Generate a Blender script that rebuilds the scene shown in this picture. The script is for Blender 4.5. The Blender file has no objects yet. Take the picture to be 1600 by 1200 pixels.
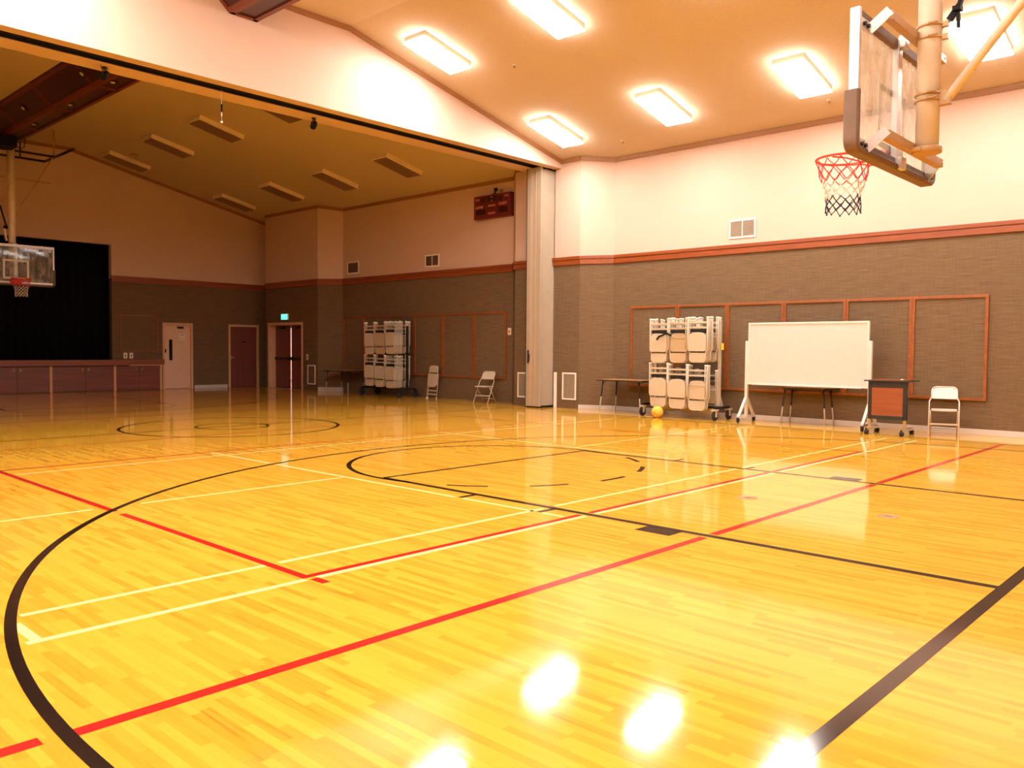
import bpy, bmesh, math, random
from math import sin, cos, pi, atan2, sqrt, radians
from mathutils import Vector, Matrix

random.seed(4)
scene = bpy.context.scene
COL = scene.collection

# ---------------------------------------------------------------- camera
CAM = (13.5421, -7.2208, 1.3821)
YAW, PITCH, ROLL, FPX = 2.3228, -0.0421, 0.008, 1298.42
_f = Vector((cos(PITCH) * cos(YAW), cos(PITCH) * sin(YAW), sin(PITCH)))
_r0 = Vector((sin(YAW), -cos(YAW), 0.0))
_u0 = _r0.cross(_f)
_r = _r0 * cos(ROLL) + _u0 * sin(ROLL)
_u = -_r0 * sin(ROLL) + _u0 * cos(ROLL)
cam_data = bpy.data.cameras.new('camera')
cam = bpy.data.objects.new('camera', cam_data)
COL.objects.link(cam)
cam_data.sensor_fit = 'HORIZONTAL'
cam_data.sensor_width = 36.0
cam_data.lens = FPX / 1600 * 36.0
cam_data.clip_start = 0.02
m = Matrix((( _r.x, _u.x, -_f.x), (_r.y, _u.y, -_f.y), (_r.z, _u.z, -_f.z))).to_4x4()
m.translation = Vector(CAM)
cam.matrix_world = m
scene.camera = cam

# ---------------------------------------------------------------- world, exposure
world = bpy.data.worlds.new('world')
scene.world = world
world.use_nodes = True
bg = world.node_tree.nodes['Background']
bg.inputs[0].default_value = (1.0, 0.97, 0.90, 1)
bg.inputs[1].default_value = 16.0
vs = scene.view_settings
vs.view_transform = 'Standard'
vs.look = 'None'
vs.exposure = 0.0
vs.gamma = 1.0
vs.use_curve_mapping = False
scene.cycles.use_denoising = True
scene.cycles.max_bounces = 14
scene.cycles.diffuse_bounces = 8
scene.cycles.glossy_bounces = 5
scene.cycles.transparent_max_bounces = 12
scene.cycles.sample_clamp_indirect = 6.0
scene.cycles.caustics_reflective = False
scene.cycles.caustics_refractive = False

LAMP_COLOR = (1.0, 0.92, 0.86, 1)      # the ceiling fixtures of the near half are on; the far half is off
LAMP_STRENGTH = 63.0

# ---------------------------------------------------------------- mesh helpers
class MB:
    def __init__(self):
        self.v, self.f, self.m, self.s = [], [], [], []
    def add(self, vs, fs, mat=0, smooth=False):
        b = len(self.v)
        self.v.extend([tuple(p) for p in vs])
        for f in fs:
            self.f.append([b + i for i in f]); self.m.append(mat); self.s.append(smooth)
    def box(self, x0, x1, y0, y1, z0, z1, mat=0):
        if x0 > x1: x0, x1 = x1, x0
        if y0 > y1: y0, y1 = y1, y0
        if z0 > z1: z0, z1 = z1, z0
        v = [(x0,y0,z0),(x1,y0,z0),(x1,y1,z0),(x0,y1,z0),(x0,y0,z1),(x1,y0,z1),(x1,y1,z1),(x0,y1,z1)]
        self.add(v, [(0,3,2,1),(4,5,6,7),(0,1,5,4),(1,2,6,5),(2,3,7,6),(3,0,4,7)], mat)
        return self
    def obox(self, a, b, w, h, up=(0,0,1), mat=0):
        """bar of section w x h from a to b"""
        a, b = Vector(a), Vector(b)
        d = (b - a).normalized(); up = Vector(up)
        if abs(d.dot(up)) > 0.98: up = Vector((1,0,0))
        s = d.cross(up).normalized(); t = s.cross(d).normalized()
        v = []
        for p in (a, b):
            for i, j in ((-1,-1),(1,-1),(1,1),(-1,1)):
                v.append(p + s * (i * w / 2) + t * (j * h / 2))
        self.add(v, [(0,1,2,3),(7,6,5,4),(0,4,5,1),(1,5,6,2),(2,6,7,3),(3,7,4,0)], mat)
        return self
    def prism(self, pts, d, mat=0, smooth=False):
        """polygon pts (3d, planar) extruded by vector d"""
        n = len(pts); d = Vector(d)
        a = [Vector(p) for p in pts]; b = [p + d for p in a]
        nrm = Vector((0,0,0))
        for i in range(n):
            nrm += a[i].cross(a[(i+1) % n])
        fl = nrm.dot(d) > 0
        fs = [tuple(range(n)), tuple(range(2*n-1, n-1, -1))]
        if fl: fs = [tuple(reversed(f)) for f in fs]
        self.add(a + b, fs, mat)
        sd = []
        for i in range(n):
            j = (i+1) % n
            sd.append((i, j, n+j, n+i) if fl else (j, i, n+i, n+j))
        self.add(a + b, sd, mat, smooth)
        return self
    def tube(self, pts, r, n=8, closed=False, mat=0, rs=None):
        pts = [Vector(p) for p in pts]
        k = len(pts)
        tans = []
        for i in range(k):
            if closed:
                t = pts[(i+1) % k] - pts[i-1]
            else:
                t = pts[min(i+1, k-1)] - pts[max(i-1, 0)]
            tans.append(t.normalized())
        ref = Vector((0,0,1)) if abs(tans[0].z) < 0.9 else Vector((1,0,0))
        nrm = (ref - tans[0] * ref.dot(tans[0])).normalized()
        vs, fs = [], []
        for i in range(k):
            nrm = (nrm - tans[i] * nrm.dot(tans[i]))
            nrm = nrm.normalized() if nrm.length > 1e-6 else tans[i].orthogonal().normalized()
            bn = tans[i].cross(nrm)
            rr = rs[i] if rs else r
            for j in range(n):
                a = 2 * pi * j / n
                vs.append(pts[i] + nrm * (rr * cos(a)) + bn * (rr * sin(a)))
        for i in range(k if closed else k - 1):
            i2 = (i + 1) % k
            for j in range(n):
                j2 = (j + 1) % n
                fs.append((i*n+j, i*n+j2, i2*n+j2, i2*n+j))
        self.add(vs, fs, mat, True)
        if not closed:
            self.add([vs[j] for j in range(n)], [tuple(reversed(range(n)))], mat)
            self.add([vs[(k-1)*n + j] for j in range(n)], [tuple(range(n))], mat)
        return self
    def cyl(self, a, b, r, n=16, mat=0, r2=None):
        return self.tube([a, b], r, n, mat=mat, rs=[r, r if r2 is None else r2])
    def torus(self, c, R, r, axis='z', n=40, k=8, mat=0):
        pts = []
        for i in range(n):
            a = 2*pi*i/n
            if axis == 'z': pts.append((c[0]+R*cos(a), c[1]+R*sin(a), c[2]))
            elif axis == 'y': pts.append((c[0]+R*cos(a), c[1], c[2]+R*sin(a)))
            else: pts.append((c[0], c[1]+R*cos(a), c[2]+R*sin(a)))
        return self.tube(pts, r, k, closed=True, mat=mat)
    def sphere(self, c, r, nu=24, nv=14, mat=0):
        vs, fs = [], []
        for i in range(nv + 1):
            t = pi * i / nv
            for j in range(nu):
                a = 2*pi*j/nu
                vs.append((c[0]+r*sin(t)*cos(a), c[1]+r*sin(t)*sin(a), c[2]+r*cos(t)))
        for i in range(nv):
            for j in range(nu):
                j2 = (j+1) % nu
                fs.append((i*nu+j, (i+1)*nu+j, (i+1)*nu+j2, i*nu+j2))
        self.add(vs, fs, mat, True)
        return self
    def build(self, name, mats, parent=None, loc=None, bevel=0, kind=None):
        me = bpy.data.meshes.new(name)
        me.from_pydata([tuple(p) for p in self.v], [], self.f)
        for mt in (mats if isinstance(mats, (list, tuple)) else [mats]):
            me.materials.append(mt)
        for p, mi, sm in zip(me.polygons, self.m, self.s):
            p.material_index = mi; p.use_smooth = sm
        bm = bmesh.new(); bm.from_mesh(me)
        bmesh.ops.remove_doubles(bm, verts=bm.verts, dist=1e-6)
        bmesh.ops.recalc_face_normals(bm, faces=bm.faces)
        bm.to_mesh(me); bm.free()
        o = bpy.data.objects.new(name, me)
        COL.objects.link(o)
        if parent: o.parent = parent
        if loc: o.location = loc
        if kind: o['kind'] = kind
        if bevel:
            b = o.modifiers.new('bevel', 'BEVEL')
            b.width = bevel; b.segments = 2; b.limit_method = 'ANGLE'; b.angle_limit = radians(40)
        return o

def thing(name, label, cat, loc=(0,0,0), rot=(0,0,0), group=None):
    o = bpy.data.objects.new(name, None)
    o.empty_display_size = 0.1
    COL.objects.link(o)
    o.location = loc; o.rotation_euler = rot
    o['label'] = label; o['category'] = cat
    if group: o['group'] = group
    return o

def tag(o, label, cat, group=None):
    o['label'] = label; o['category'] = cat
    if group: o['group'] = group
    return o

def dup(root, loc=None, rot=None, label=None, group=None):
    r = root.copy(); COL.objects.link(r)
    if loc is not None: r.location = loc
    if rot is not None: r.rotation_euler = rot
    if label: r['label'] = label
    if group: r['group'] = group
    for ch in list(root.children):
        c = ch.copy(); COL.objects.link(c); c.parent = r
        for g in list(ch.children):
            d = g.copy(); COL.objects.link(d); d.parent = c
    return r

def text_mesh(name, body, size, mat, parent, loc, rot, extrude=0.002):
    cu = bpy.data.curves.new(name, 'FONT')
    cu.body = body; cu.size = size; cu.extrude = extrude
    cu.align_x = 'CENTER'; cu.align_y = 'CENTER'
    t = bpy.data.objects.new(name, cu)
    COL.objects.link(t)
    dg = bpy.context.evaluated_depsgraph_get()
    me = bpy.data.meshes.new_from_object(t.evaluated_get(dg))
    bpy.data.objects.remove(t); bpy.data.curves.remove(cu)
    me.materials.clear(); me.materials.append(mat)
    me.name = name
    o = bpy.data.objects.new(name, me)
    COL.objects.link(o)
    o.parent = parent; o.location = loc; o.rotation_euler = rot
    return o

# ---------------------------------------------------------------- materials
def new_mat(name):
    mt = bpy.data.materials.new(name); mt.use_nodes = True
    nt = mt.node_tree
    return mt, nt, nt.nodes['Principled BSDF']

def N(nt, typ, **kw):
    n = nt.nodes.new(typ)
    for k, v in kw.items(): setattr(n, k, v)
    return n

def simple(name, col, rough=0.5, metal=0.0, var=0.0, scale=8.0, spec=0.5, bump=0.0, bscale=60.0):
    mt, nt, b = new_mat(name)
    b.inputs['Roughness'].default_value = rough
    b.inputs['Metallic'].default_value = metal
    b.inputs['Specular IOR Level'].default_value = spec
    tc = N(nt, 'ShaderNodeTexCoord')
    nz = N(nt, 'ShaderNodeTexNoise'); nz.inputs['Scale'].default_value = scale; nz.inputs['Detail'].default_value = 4
    nt.links.new(tc.outputs['Object'], nz.inputs['Vector'])
    rp = N(nt, 'ShaderNodeMapRange')
    rp.inputs[1].default_value = 0.3; rp.inputs[2].default_value = 0.7
    rp.inputs[3].default_value = 1 - var; rp.inputs[4].default_value = 1 + var
    nt.links.new(nz.outputs['Fac'], rp.inputs[0])
    mx = N(nt, 'ShaderNodeVectorMath', operation='SCALE')
    mx.inputs[0].default_value = col[:3]
    nt.links.new(rp.outputs[0], mx.inputs['Scale'])
    nt.links.new(mx.outputs[0], b.inputs['Base Color'])
    if bump:
        n2 = N(nt, 'ShaderNodeTexNoise'); n2.inputs['Scale'].default_value = bscale; n2.inputs['Detail'].default_value = 6
        nt.links.new(tc.outputs['Object'], n2.inputs['Vector'])
        bp = N(nt, 'ShaderNodeBump'); bp.inputs['Strength'].default_value = bump; bp.inputs['Distance'].default_value = 0.01
        nt.links.new(n2.outputs['Fac'], bp.inputs['Height'])
        nt.links.new(bp.outputs[0], b.inputs['Normal'])
    return mt

def wood(name, c1, c2, rough=0.4, along='X', scale=1.0):
    mt, nt, b = new_mat(name)
    b.inputs['Roughness'].default_value = rough
    tc = N(nt, 'ShaderNodeTexCoord'); mp = N(nt, 'ShaderNodeMapping')
    s = [22.0 * scale] * 3
    if along != 'N': s['XYZ'.index(along)] = 1.6 * scale
    mp.inputs['Scale'].default_value = s
    nz = N(nt, 'ShaderNodeTexNoise'); nz.inputs['Scale'].default_value = 1.0; nz.inputs['Detail'].default_value = 5
    nz.inputs['Distortion'].default_value = 0.6
    cr = N(nt, 'ShaderNodeValToRGB')
    cr.color_ramp.elements[0].position = 0.3; cr.color_ramp.elements[0].color = (*c1, 1)
    cr.color_ramp.elements[1].position = 0.7; cr.color_ramp.elements[1].color = (*c2, 1)
    nt.links.new(tc.outputs['Object'], mp.inputs[0]); nt.links.new(mp.outputs[0], nz.inputs['Vector'])
    nt.links.new(nz.outputs['Fac'], cr.inputs[0]); nt.links.new(cr.outputs[0], b.inputs['Base Color'])
    return mt

def emissive(name, col, strength):
    mt, nt, b = new_mat(name)
    b.inputs['Base Color'].default_value = (0.8, 0.8, 0.8, 1)
    b.inputs['Emission Color'].default_value = col
    b.inputs['Emission Strength'].default_value = strength
    return mt

def floor_material():
    mt, nt, b = new_mat('maple_strip_floor')
    tc = N(nt, 'ShaderNodeTexCoord'); sp = N(nt, 'ShaderNodeSeparateXYZ')
    nt.links.new(tc.outputs['Object'], sp.inputs[0])
    def M(op, a, bb=None):
        n = N(nt, 'ShaderNodeMath', operation=op)
        for i, q in enumerate((a, bb)):
            if q is None: continue
            if isinstance(q, (int, float)): n.inputs[i].default_value = q
            else: nt.links.new(q, n.inputs[i])
        return n.outputs[0]
    yrow = M('DIVIDE', sp.outputs['Y'], 0.043)
    row = M('FLOOR', yrow)
    wn = N(nt, 'ShaderNodeTexWhiteNoise', noise_dimensions='1D'); nt.links.new(row, wn.inputs['W'])
    off = M('MULTIPLY', wn.outputs['Value'], 7.0)
    xs = M('DIVIDE', M('ADD', sp.outputs['X'], off), 0.5)
    col_i = M('FLOOR', xs)
    cb = N(nt, 'ShaderNodeCombineXYZ'); nt.links.new(row, cb.inputs[0]); nt.links.new(col_i, cb.inputs[1])
    w2 = N(nt, 'ShaderNodeTexWhiteNoise', noise_dimensions='3D'); nt.links.new(cb.outputs[0], w2.inputs['Vector'])
    # streaky grain along the boards
    mp = N(nt, 'ShaderNodeMapping'); mp.inputs['Scale'].default_value = (2.2, 38, 1)
    nt.links.new(tc.outputs['Object'], mp.inputs[0])
    g = N(nt, 'ShaderNodeTexNoise'); g.inputs['Scale'].default_value = 1.0; g.inputs['Detail'].default_value = 6; g.inputs['Roughness'].default_value = 0.65
    nt.links.new(mp.outputs[0], g.inputs['Vector'])
    big = N(nt, 'ShaderNodeTexNoise'); big.inputs['Scale'].default_value = 0.5; big.inputs['Detail'].default_value = 3
    nt.links.new(tc.outputs['Object'], big.inputs['Vector'])
    t = M('ADD', M('MULTIPLY', w2.outputs['Value'], 0.50), M('ADD', M('MULTIPLY', g.outputs['Fac'], 0.55), M('MULTIPLY', big.outputs['Fac'], 0.15)))
    cr = N(nt, 'ShaderNodeValToRGB')
    e = cr.color_ramp.elements
    e[0].position = 0.22; e[0].color = (*FLOOR_A, 1)
    e[1].position = 0.86; e[1].color = (*FLOOR_C, 1)
    k = e.new(0.56); k.color = (*FLOOR_B, 1)
    k = e.new(0.97); k.color = (*FLOOR_D, 1)
    nt.links.new(t, cr.inputs[0])
    # hairline joints between strips
    fr = M('FRACT', yrow); jt = M('LESS_THAN', fr, 0.035)
    fx = M('FRACT', xs); jx = M('LESS_THAN', fx, 0.004)
    j = M('MULTIPLY', M('MAXIMUM', jt, jx), 0.15)
    mx = N(nt, 'ShaderNodeMix', data_type='RGBA')
    nt.links.new(j, mx.inputs[0]); nt.links.new(cr.outputs[0], mx.inputs[6]); mx.inputs[7].default_value = (0.22, 0.09, 0.012, 1)
    nt.links.new(mx.outputs[2], b.inputs['Base Color'])
    b.inputs['Roughness'].default_value = FLOOR_ROUGH
    b.inputs['IOR'].default_value = 1.5
    # slight waviness of the lacquer
    n2 = N(nt, 'ShaderNodeTexNoise'); n2.inputs['Scale'].default_value = 1.0; n2.inputs['Detail'].default_value = 2
    mp2 = N(nt, 'ShaderNodeMapping'); mp2.inputs['Scale'].default_value = (3.5, 14, 1)
    nt.links.new(tc.outputs['Object'], mp2.inputs[0]); nt.links.new(mp2.outputs[0], n2.inputs['Vector'])
    bp = N(nt, 'ShaderNodeBump'); bp.inputs['Strength'].default_value = 0.028; bp.inputs['Distance'].default_value = 0.01
    nt.links.new(n2.outputs['Fac'], bp.inputs['Height']); nt.links.new(bp.outputs[0], b.inputs['Normal'])
    return mt

def fabric_material():
    mt, nt, b = new_mat('woven_wall_fabric')
    b.inputs['Roughness'].default_value = 0.9
    b.inputs['Specular IOR Level'].default_value = 0.2
    tc = N(nt, 'ShaderNodeTexCoord')
    outs = []
    for sc in ((3.0, 3.0, 110.0), (110.0, 110.0, 3.0)):
        mp = N(nt, 'ShaderNodeMapping'); mp.inputs['Scale'].default_value = sc
        nz = N(nt, 'ShaderNodeTexNoise'); nz.inputs['Scale'].default_value = 1.0; nz.inputs['Detail'].default_value = 3
        nt.links.new(tc.outputs['Object'], mp.inputs[0]); nt.links.new(mp.outputs[0], nz.inputs['Vector'])
        outs.append(nz.outputs['Fac'])
    a = N(nt, 'ShaderNodeMath', operation='MULTIPLY'); a.inputs[1].default_value = 0.75
    nt.links.new(outs[0], a.inputs[0])
    c = N(nt, 'ShaderNodeMath', operation='MULTIPLY_ADD'); c.inputs[1].default_value = 0.35
    nt.links.new(outs[1], c.inputs[0]); nt.links.new(a.outputs[0], c.inputs[2])
    cr = N(nt, 'ShaderNodeValToRGB')
    e = cr.color_ramp.elements
    e[0].position = 0.32; e[0].color = (*FABRIC_A, 1)
    e[1].position = 0.78; e[1].color = (*FABRIC_B, 1)
    nt.links.new(c.outputs[0], cr.inputs[0]); nt.links.new(cr.outputs[0], b.inputs['Base Color'])
    bp = N(nt, 'ShaderNodeBump'); bp.inputs['Strength'].default_value = 0.25; bp.inputs['Distance'].default_value = 0.004
    nt.links.new(c.outputs[0], bp.inputs['Height']); nt.links.new(bp.outputs[0], b.inputs['Normal'])
    return mt

def glass_material():
    """backboard glass, smeared with dust"""
    mt, nt, b = new_mat('dusty_glass')
    out = nt.nodes['Material Output']
    tr = N(nt, 'ShaderNodeBsdfTransparent'); tr.inputs[0].default_value = (0.96, 0.98, 0.96, 1)
    dd_ = N(nt, 'ShaderNodeBsdfDiffuse'); dd_.inputs[0].default_value = (0.85, 0.83, 0.78, 1)
    tl = N(nt, 'ShaderNodeBsdfTranslucent'); tl.inputs[0].default_value = (0.85, 0.83, 0.78, 1)
    df = N(nt, 'ShaderNodeMixShader'); df.inputs[0].default_value = 0.55
    nt.links.new(dd_.outputs[0], df.inputs[1]); nt.links.new(tl.outputs[0], df.inputs[2])
    gl = N(nt, 'ShaderNodeBsdfGlossy'); gl.inputs['Roughness'].default_value = 0.04
    tc = N(nt, 'ShaderNodeTexCoord'); mp = N(nt, 'ShaderNodeMapping'); mp.inputs['Scale'].default_value = (1, 7, 2.2)
    nz = N(nt, 'ShaderNodeTexNoise'); nz.inputs['Scale'].default_value = 1.3; nz.inputs['Detail'].default_value = 4
    nt.links.new(tc.outputs['Object'], mp.inputs[0]); nt.links.new(mp.outputs[0], nz.inputs['Vector'])
    rp = N(nt, 'ShaderNodeMapRange'); rp.inputs[1].default_value = 0.35; rp.inputs[2].default_value = 0.7
    rp.inputs[3].default_value = 0.12; rp.inputs[4].default_value = 0.42
    nt.links.new(nz.outputs['Fac'], rp.inputs[0])
    m1 = N(nt, 'ShaderNodeMixShader'); nt.links.new(rp.outputs[0], m1.inputs[0])
    nt.links.new(tr.outputs[0], m1.inputs[1]); nt.links.new(df.outputs[0], m1.inputs[2])
    fr0 = N(nt, 'ShaderNodeFresnel'); fr0.inputs[0].default_value = 1.25
    ge = N(nt, 'ShaderNodeNewGeometry')
    fr = N(nt, 'ShaderNodeMix', data_type='FLOAT')
    nt.links.new(ge.outputs['Backfacing'], fr.inputs[0]); nt.links.new(fr0.outputs[0], fr.inputs[2]); fr.inputs[3].default_value = 0.0
    m2 = N(nt, 'ShaderNodeMixShader'); nt.links.new(fr.outputs[0], m2.inputs[0])
    nt.links.new(m1.outputs[0], m2.inputs[1]); nt.links.new(gl.outputs[0], m2.inputs[2])
    nt.links.new(m2.outputs[0], out.inputs[0])
    return mt

FLOOR_A, FLOOR_B, FLOOR_C, FLOOR_D = (0.76, 0.44, 0.048), (0.735, 0.385, 0.036), (0.66, 0.305, 0.025), (0.46, 0.18, 0.014)
FLOOR_ROUGH = 0.075
FABRIC_A, FABRIC_B = (0.105, 0.066, 0.034), (0.21, 0.138, 0.076)

M_floor = floor_material()
M_fabric = fabric_material()
M_paint = simple('cream_wall_paint', (0.605, 0.437, 0.345), 0.7, var=0.02, scale=3, bump=0.15, bscale=120)
M_ceiling = simple('stippled_ceiling_paint', (0.565, 0.465, 0.355), 0.85, var=0.05, scale=30, bump=0.5, bscale=45)
M_trim = wood('oak_trim', (0.21, 0.046, 0.009), (0.30, 0.072, 0.014), 0.4, 'X')
M_trim_y = wood('oak_trim_cross', (0.21, 0.046, 0.009), (0.30, 0.072, 0.014), 0.4, 'Y')
M_frame = wood('oak_frame', (0.22, 0.058, 0.011), (0.31, 0.092, 0.019), 0.4, 'N', 0.5)
M_cornice = wood('painted_wood_cornice', (0.29, 0.135, 0.05), (0.33, 0.16, 0.06), 0.5, 'X')
M_beam = wood('beam_rail_wood', (0.12, 0.021, 0.006), (0.16, 0.031, 0.008), 0.4, 'X', 0.6)
M_beam_panel = wood('beam_panel_wood', (0.034, 0.006, 0.004), (0.048, 0.009, 0.0045), 0.35, 'X', 0.6)
M_base = simple('pale_vinyl_base', (0.56, 0.52, 0.48), 0.3, var=0.06, scale=2)
M_black_paint = simple('black_court_paint', (0.018, 0.010, 0.007), 0.12, var=0.15)
M_red_paint = simple('red_court_paint', (0.50, 0.018, 0.014), 0.14, var=0.05)
M_yellow_paint = simple('pale_yellow_court_paint', (0.92, 0.74, 0.30), 0.14, var=0.04)
M_partition = simple('partition_vinyl', (0.37, 0.30, 0.215), 0.55, var=0.04, scale=4)
M_dark_metal = simple('dark_metal', (0.02, 0.018, 0.016), 0.4, 0.3, var=0.2)
M_black = simple('black_plastic', (0.007, 0.006, 0.006), 0.6, var=0.2, spec=0.15)
M_rubber = simple('black_rubber', (0.015, 0.014, 0.013), 0.8, var=0.2)
M_chrome = simple('chrome', (0.75, 0.72, 0.66), 0.2, 1.0, var=0.05)
M_alu = simple('aluminium', (0.66, 0.62, 0.58), 0.4, 0.5, var=0.04)
M_leg_metal = simple('dull_steel_leg', (0.50, 0.43, 0.34), 0.45, 0.3, var=0.05)
M_white_metal = simple('white_painted_metal', (0.66, 0.62, 0.57), 0.35, var=0.03)
M_white_board = simple('white_board_surface', (0.60, 0.56, 0.52), 0.25, var=0.02)
M_chair = simple('beige_painted_steel', (0.52, 0.44, 0.325), 0.4, var=0.06, scale=6)
M_chair_tan = simple('tan_painted_steel', (0.47, 0.36, 0.225), 0.4, var=0.06, scale=6)
M_tip = simple('pale_chair_tip', (0.82, 0.76, 0.66), 0.5, var=0.05)
M_open_chair = simple('off_white_painted_steel', (0.66, 0.60, 0.53), 0.35, var=0.04)
M_hoop_cream = simple('cream_painted_pipe', (0.84, 0.74, 0.60), 0.35, var=0.06, scale=7)
M_hoop_tan = simple('ochre_painted_steel', (0.48, 0.28, 0.11), 0.4, var=0.06, scale=7)
M_pad_and_shade = simple('brown_padding_and_channel_shade', (0.17, 0.10, 0.062), 0.65, var=0.1, scale=10)
M_rim = simple('orange_red_rim', (0.75, 0.05, 0.015), 0.35, var=0.05)
M_net_red = simple('red_net_cord', (0.72, 0.04, 0.02), 0.8, var=0.1)
M_net_white = simple('white_net_cord', (0.80, 0.72, 0.62), 0.8, var=0.1)
M_net_blue = simple('navy_net_cord', (0.015, 0.016, 0.065), 0.8, var=0.2)
M_glass = glass_material()
M_board_paint = simple('white_line_paint', (0.72, 0.68, 0.58), 0.5, var=0.05)
M_vent_frame = simple('pale_vent_frame', (0.85, 0.80, 0.70), 0.4, var=0.04)
M_vent_slat = simple('grey_vent_slats', (0.42, 0.34, 0.25), 0.45, var=0.06)
M_vent_dark = simple('brown_vent_grille', (0.16, 0.095, 0.06), 0.5, var=0.1)
M_dark_table = simple('black_table_edge', (0.02, 0.017, 0.015), 0.45, var=0.2)
M_table_top = wood('brown_laminate', (0.42, 0.20, 0.07), (0.52, 0.27, 0.10), 0.35, 'X', 0.5)
M_lect_wood = wood('cherry_veneer', (0.235, 0.058, 0.018), (0.33, 0.092, 0.028), 0.4, 'X', 0.6)
M_ball = simple('yellow_orange_ball', (0.85, 0.50, 0.05), 0.55, var=0.06, bump=0.3, bscale=200)
M_ball_seam = simple('dark_ball_seam', (0.06, 0.035, 0.015), 0.6)
M_tag = simple('yellow_tag', (0.90, 0.75, 0.03), 0.5)
M_curtain = simple('black_stage_curtain', (0.006, 0.005, 0.006), 0.95, var=0.3, spec=0.1)
M_stage_wood = wood('dark_stage_wood', (0.16, 0.045, 0.026), (0.22, 0.065, 0.04), 0.4, 'Y', 0.5)
M_stage_nose = wood('stage_nosing_wood', (0.20, 0.055, 0.026), (0.27, 0.08, 0.038), 0.4, 'Y', 0.5)
M_stage_post = wood('pale_stage_post', (0.60, 0.32, 0.15), (0.66, 0.36, 0.18), 0.5, 'Z')
M_door_pale = simple('salmon_painted_door', (0.74, 0.50, 0.35), 0.5, var=0.04)
M_door_frame = simple('tan_door_frame', (0.66, 0.40, 0.24), 0.5, var=0.05)
M_door_wood = wood('red_brown_door_wood', (0.15, 0.04, 0.026), (0.20, 0.055, 0.035), 0.4, 'Z', 0.5)
M_score = simple('dark_red_scoreboard', (0.13, 0.012, 0.014), 0.4, var=0.1)
M_score_panel = simple('black_red_score_window', (0.035, 0.006, 0.008), 0.3, var=0.1)
M_score_text = simple('pink_white_lettering', (0.72, 0.32, 0.24), 0.5)
M_fix = simple('fixture_housing', (0.82, 0.70, 0.54), 0.5, var=0.03)
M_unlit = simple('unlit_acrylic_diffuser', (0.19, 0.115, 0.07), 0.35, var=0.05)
M_lamp = emissive('lit_diffuser', LAMP_COLOR, LAMP_STRENGTH)
M_exit = emissive('green_exit_panel', (0.0, 1.0, 0.72, 1), 1.3)
M_exit_text = emissive('pale_exit_lettering', (0.25, 1.0, 0.85, 1), 1.5)
M_plate = simple('ivory_wall_plate', (0.72, 0.62, 0.48), 0.4)
M_brass = simple('worn_brass', (0.45, 0.30, 0.12), 0.35, 0.8, var=0.2)
M_lens = simple('pale_lamp_lens', (0.85, 0.75, 0.55), 0.2, spec=0.8)
M_paper = simple('white_paper', (0.80, 0.68, 0.56), 0.8)
M_faint = simple('faint_grey_scrawl', (0.085, 0.055, 0.038), 0.6)

# ---------------------------------------------------------------- room shell
XN, XF = 15.0, -12.9          # near and far end walls
YR, YL = 8.29, -8.67          # right and left side walls
YC = -0.19                    # middle of the room
ZF, YFLAT = 7.2, 2.09         # flat middle of the ceiling
SL = 0.2285                   # slope of the ceiling sides
def ceil_z(y): return ZF - SL * max(0.0, abs(y - YC) - YFLAT)
RT, RB = 3.54, 3.35           # chair rail top, bottom

fl = MB().box(XF - 3, XN + 0.3, YL - 0.3, YR + 0.3, -0.2, 0.0).build('floor', M_floor, kind='structure')

def strip(mb, pts, w, z=0.0012):
    """flat line of paint along pts"""
    P = [Vector((p[0], p[1], 0)) for p in pts]
    L, Rr = [], []
    for i in range(len(P)):
        t = (P[min(i+1, len(P)-1)] - P[max(i-1, 0)]).normalized()
        n = Vector((-t.y, t.x, 0)) * (w / 2)
        L.append(P[i] + n); Rr.append(P[i] - n)
    vs, fs = [], []
    for a, b in zip(L, Rr):
        vs += [(a.x, a.y, z), (b.x, b.y, z)]
    for i in range(len(P) - 1):
        fs.append((2*i, 2*i+1, 2*i+3, 2*i+2))
    mb.add(vs, fs)
def arc(cx, cy, r, a0, a1, n=64):
    return [(cx + r*cos(a0 + (a1-a0)*i/n), cy + r*sin(a0 + (a1-a0)*i/n)) for i in range(n+1)]

DX = 0.13                     # centre line of the court
def mir(pts): return [(2*DX - x, y) for x, y in pts]
F, BX, HX, R3, LW, RC = 6.535, 12.365, 10.657, 6.183, 1.72, 1.76
black = MB()
jobs = []
jobs.append((arc(F, 0, RC, pi/2, 3*pi/2), 0.055))
for k in range(7):
    a0 = -pi/2 + pi * (k * 2 + 0.0) / 13.0
    jobs.append((arc(F, 0, RC, a0, a0 + pi / 13.0, 8), 0.055))
jobs.append(([(F, -LW), (F, LW)], 0.055))
for s in (-1, 1):
    jobs.append(([(F, s*LW), (BX - .037, s*LW)], 0.07))
    for hx in (7.955, 8.93):
        jobs.append(([(hx, s*(LW+.03)), (hx, s*(LW+.225))], 0.055))
    jobs.append(([(9.90, s*(LW+.12)), (10.21, s*(LW+.12))], 0.19))
    jobs.append(([(HX, s*R3), (BX, s*R3)], 0.055))
    jobs.append(([(DX, s*7.0), (BX, s*7.0)], 0.05))
jobs.append((arc(HX, 0, R3, pi/2, 3*pi/2, 128), 0.055))
jobs.append(([(BX, -7.0), (BX, 7.0)], 0.075))
for pts, w in jobs:
    strip(black, pts, w)
    strip(black, mir(pts), w)
strip(black, arc(DX, 0, 1.80, 0, 2*pi, 128), 0.055)
strip(black, arc(DX, 0, 0.60, 0, 2*pi, 64), 0.05)
strip(black, [(DX, -7), (DX, 7)], 0.05)
strip(black, [(3.75, 6.25), (3.65, 7.2)], 0.04)
black.build('black_court_lines', M_black_paint, fl)
red = MB()
Z2 = 0.0008
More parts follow.
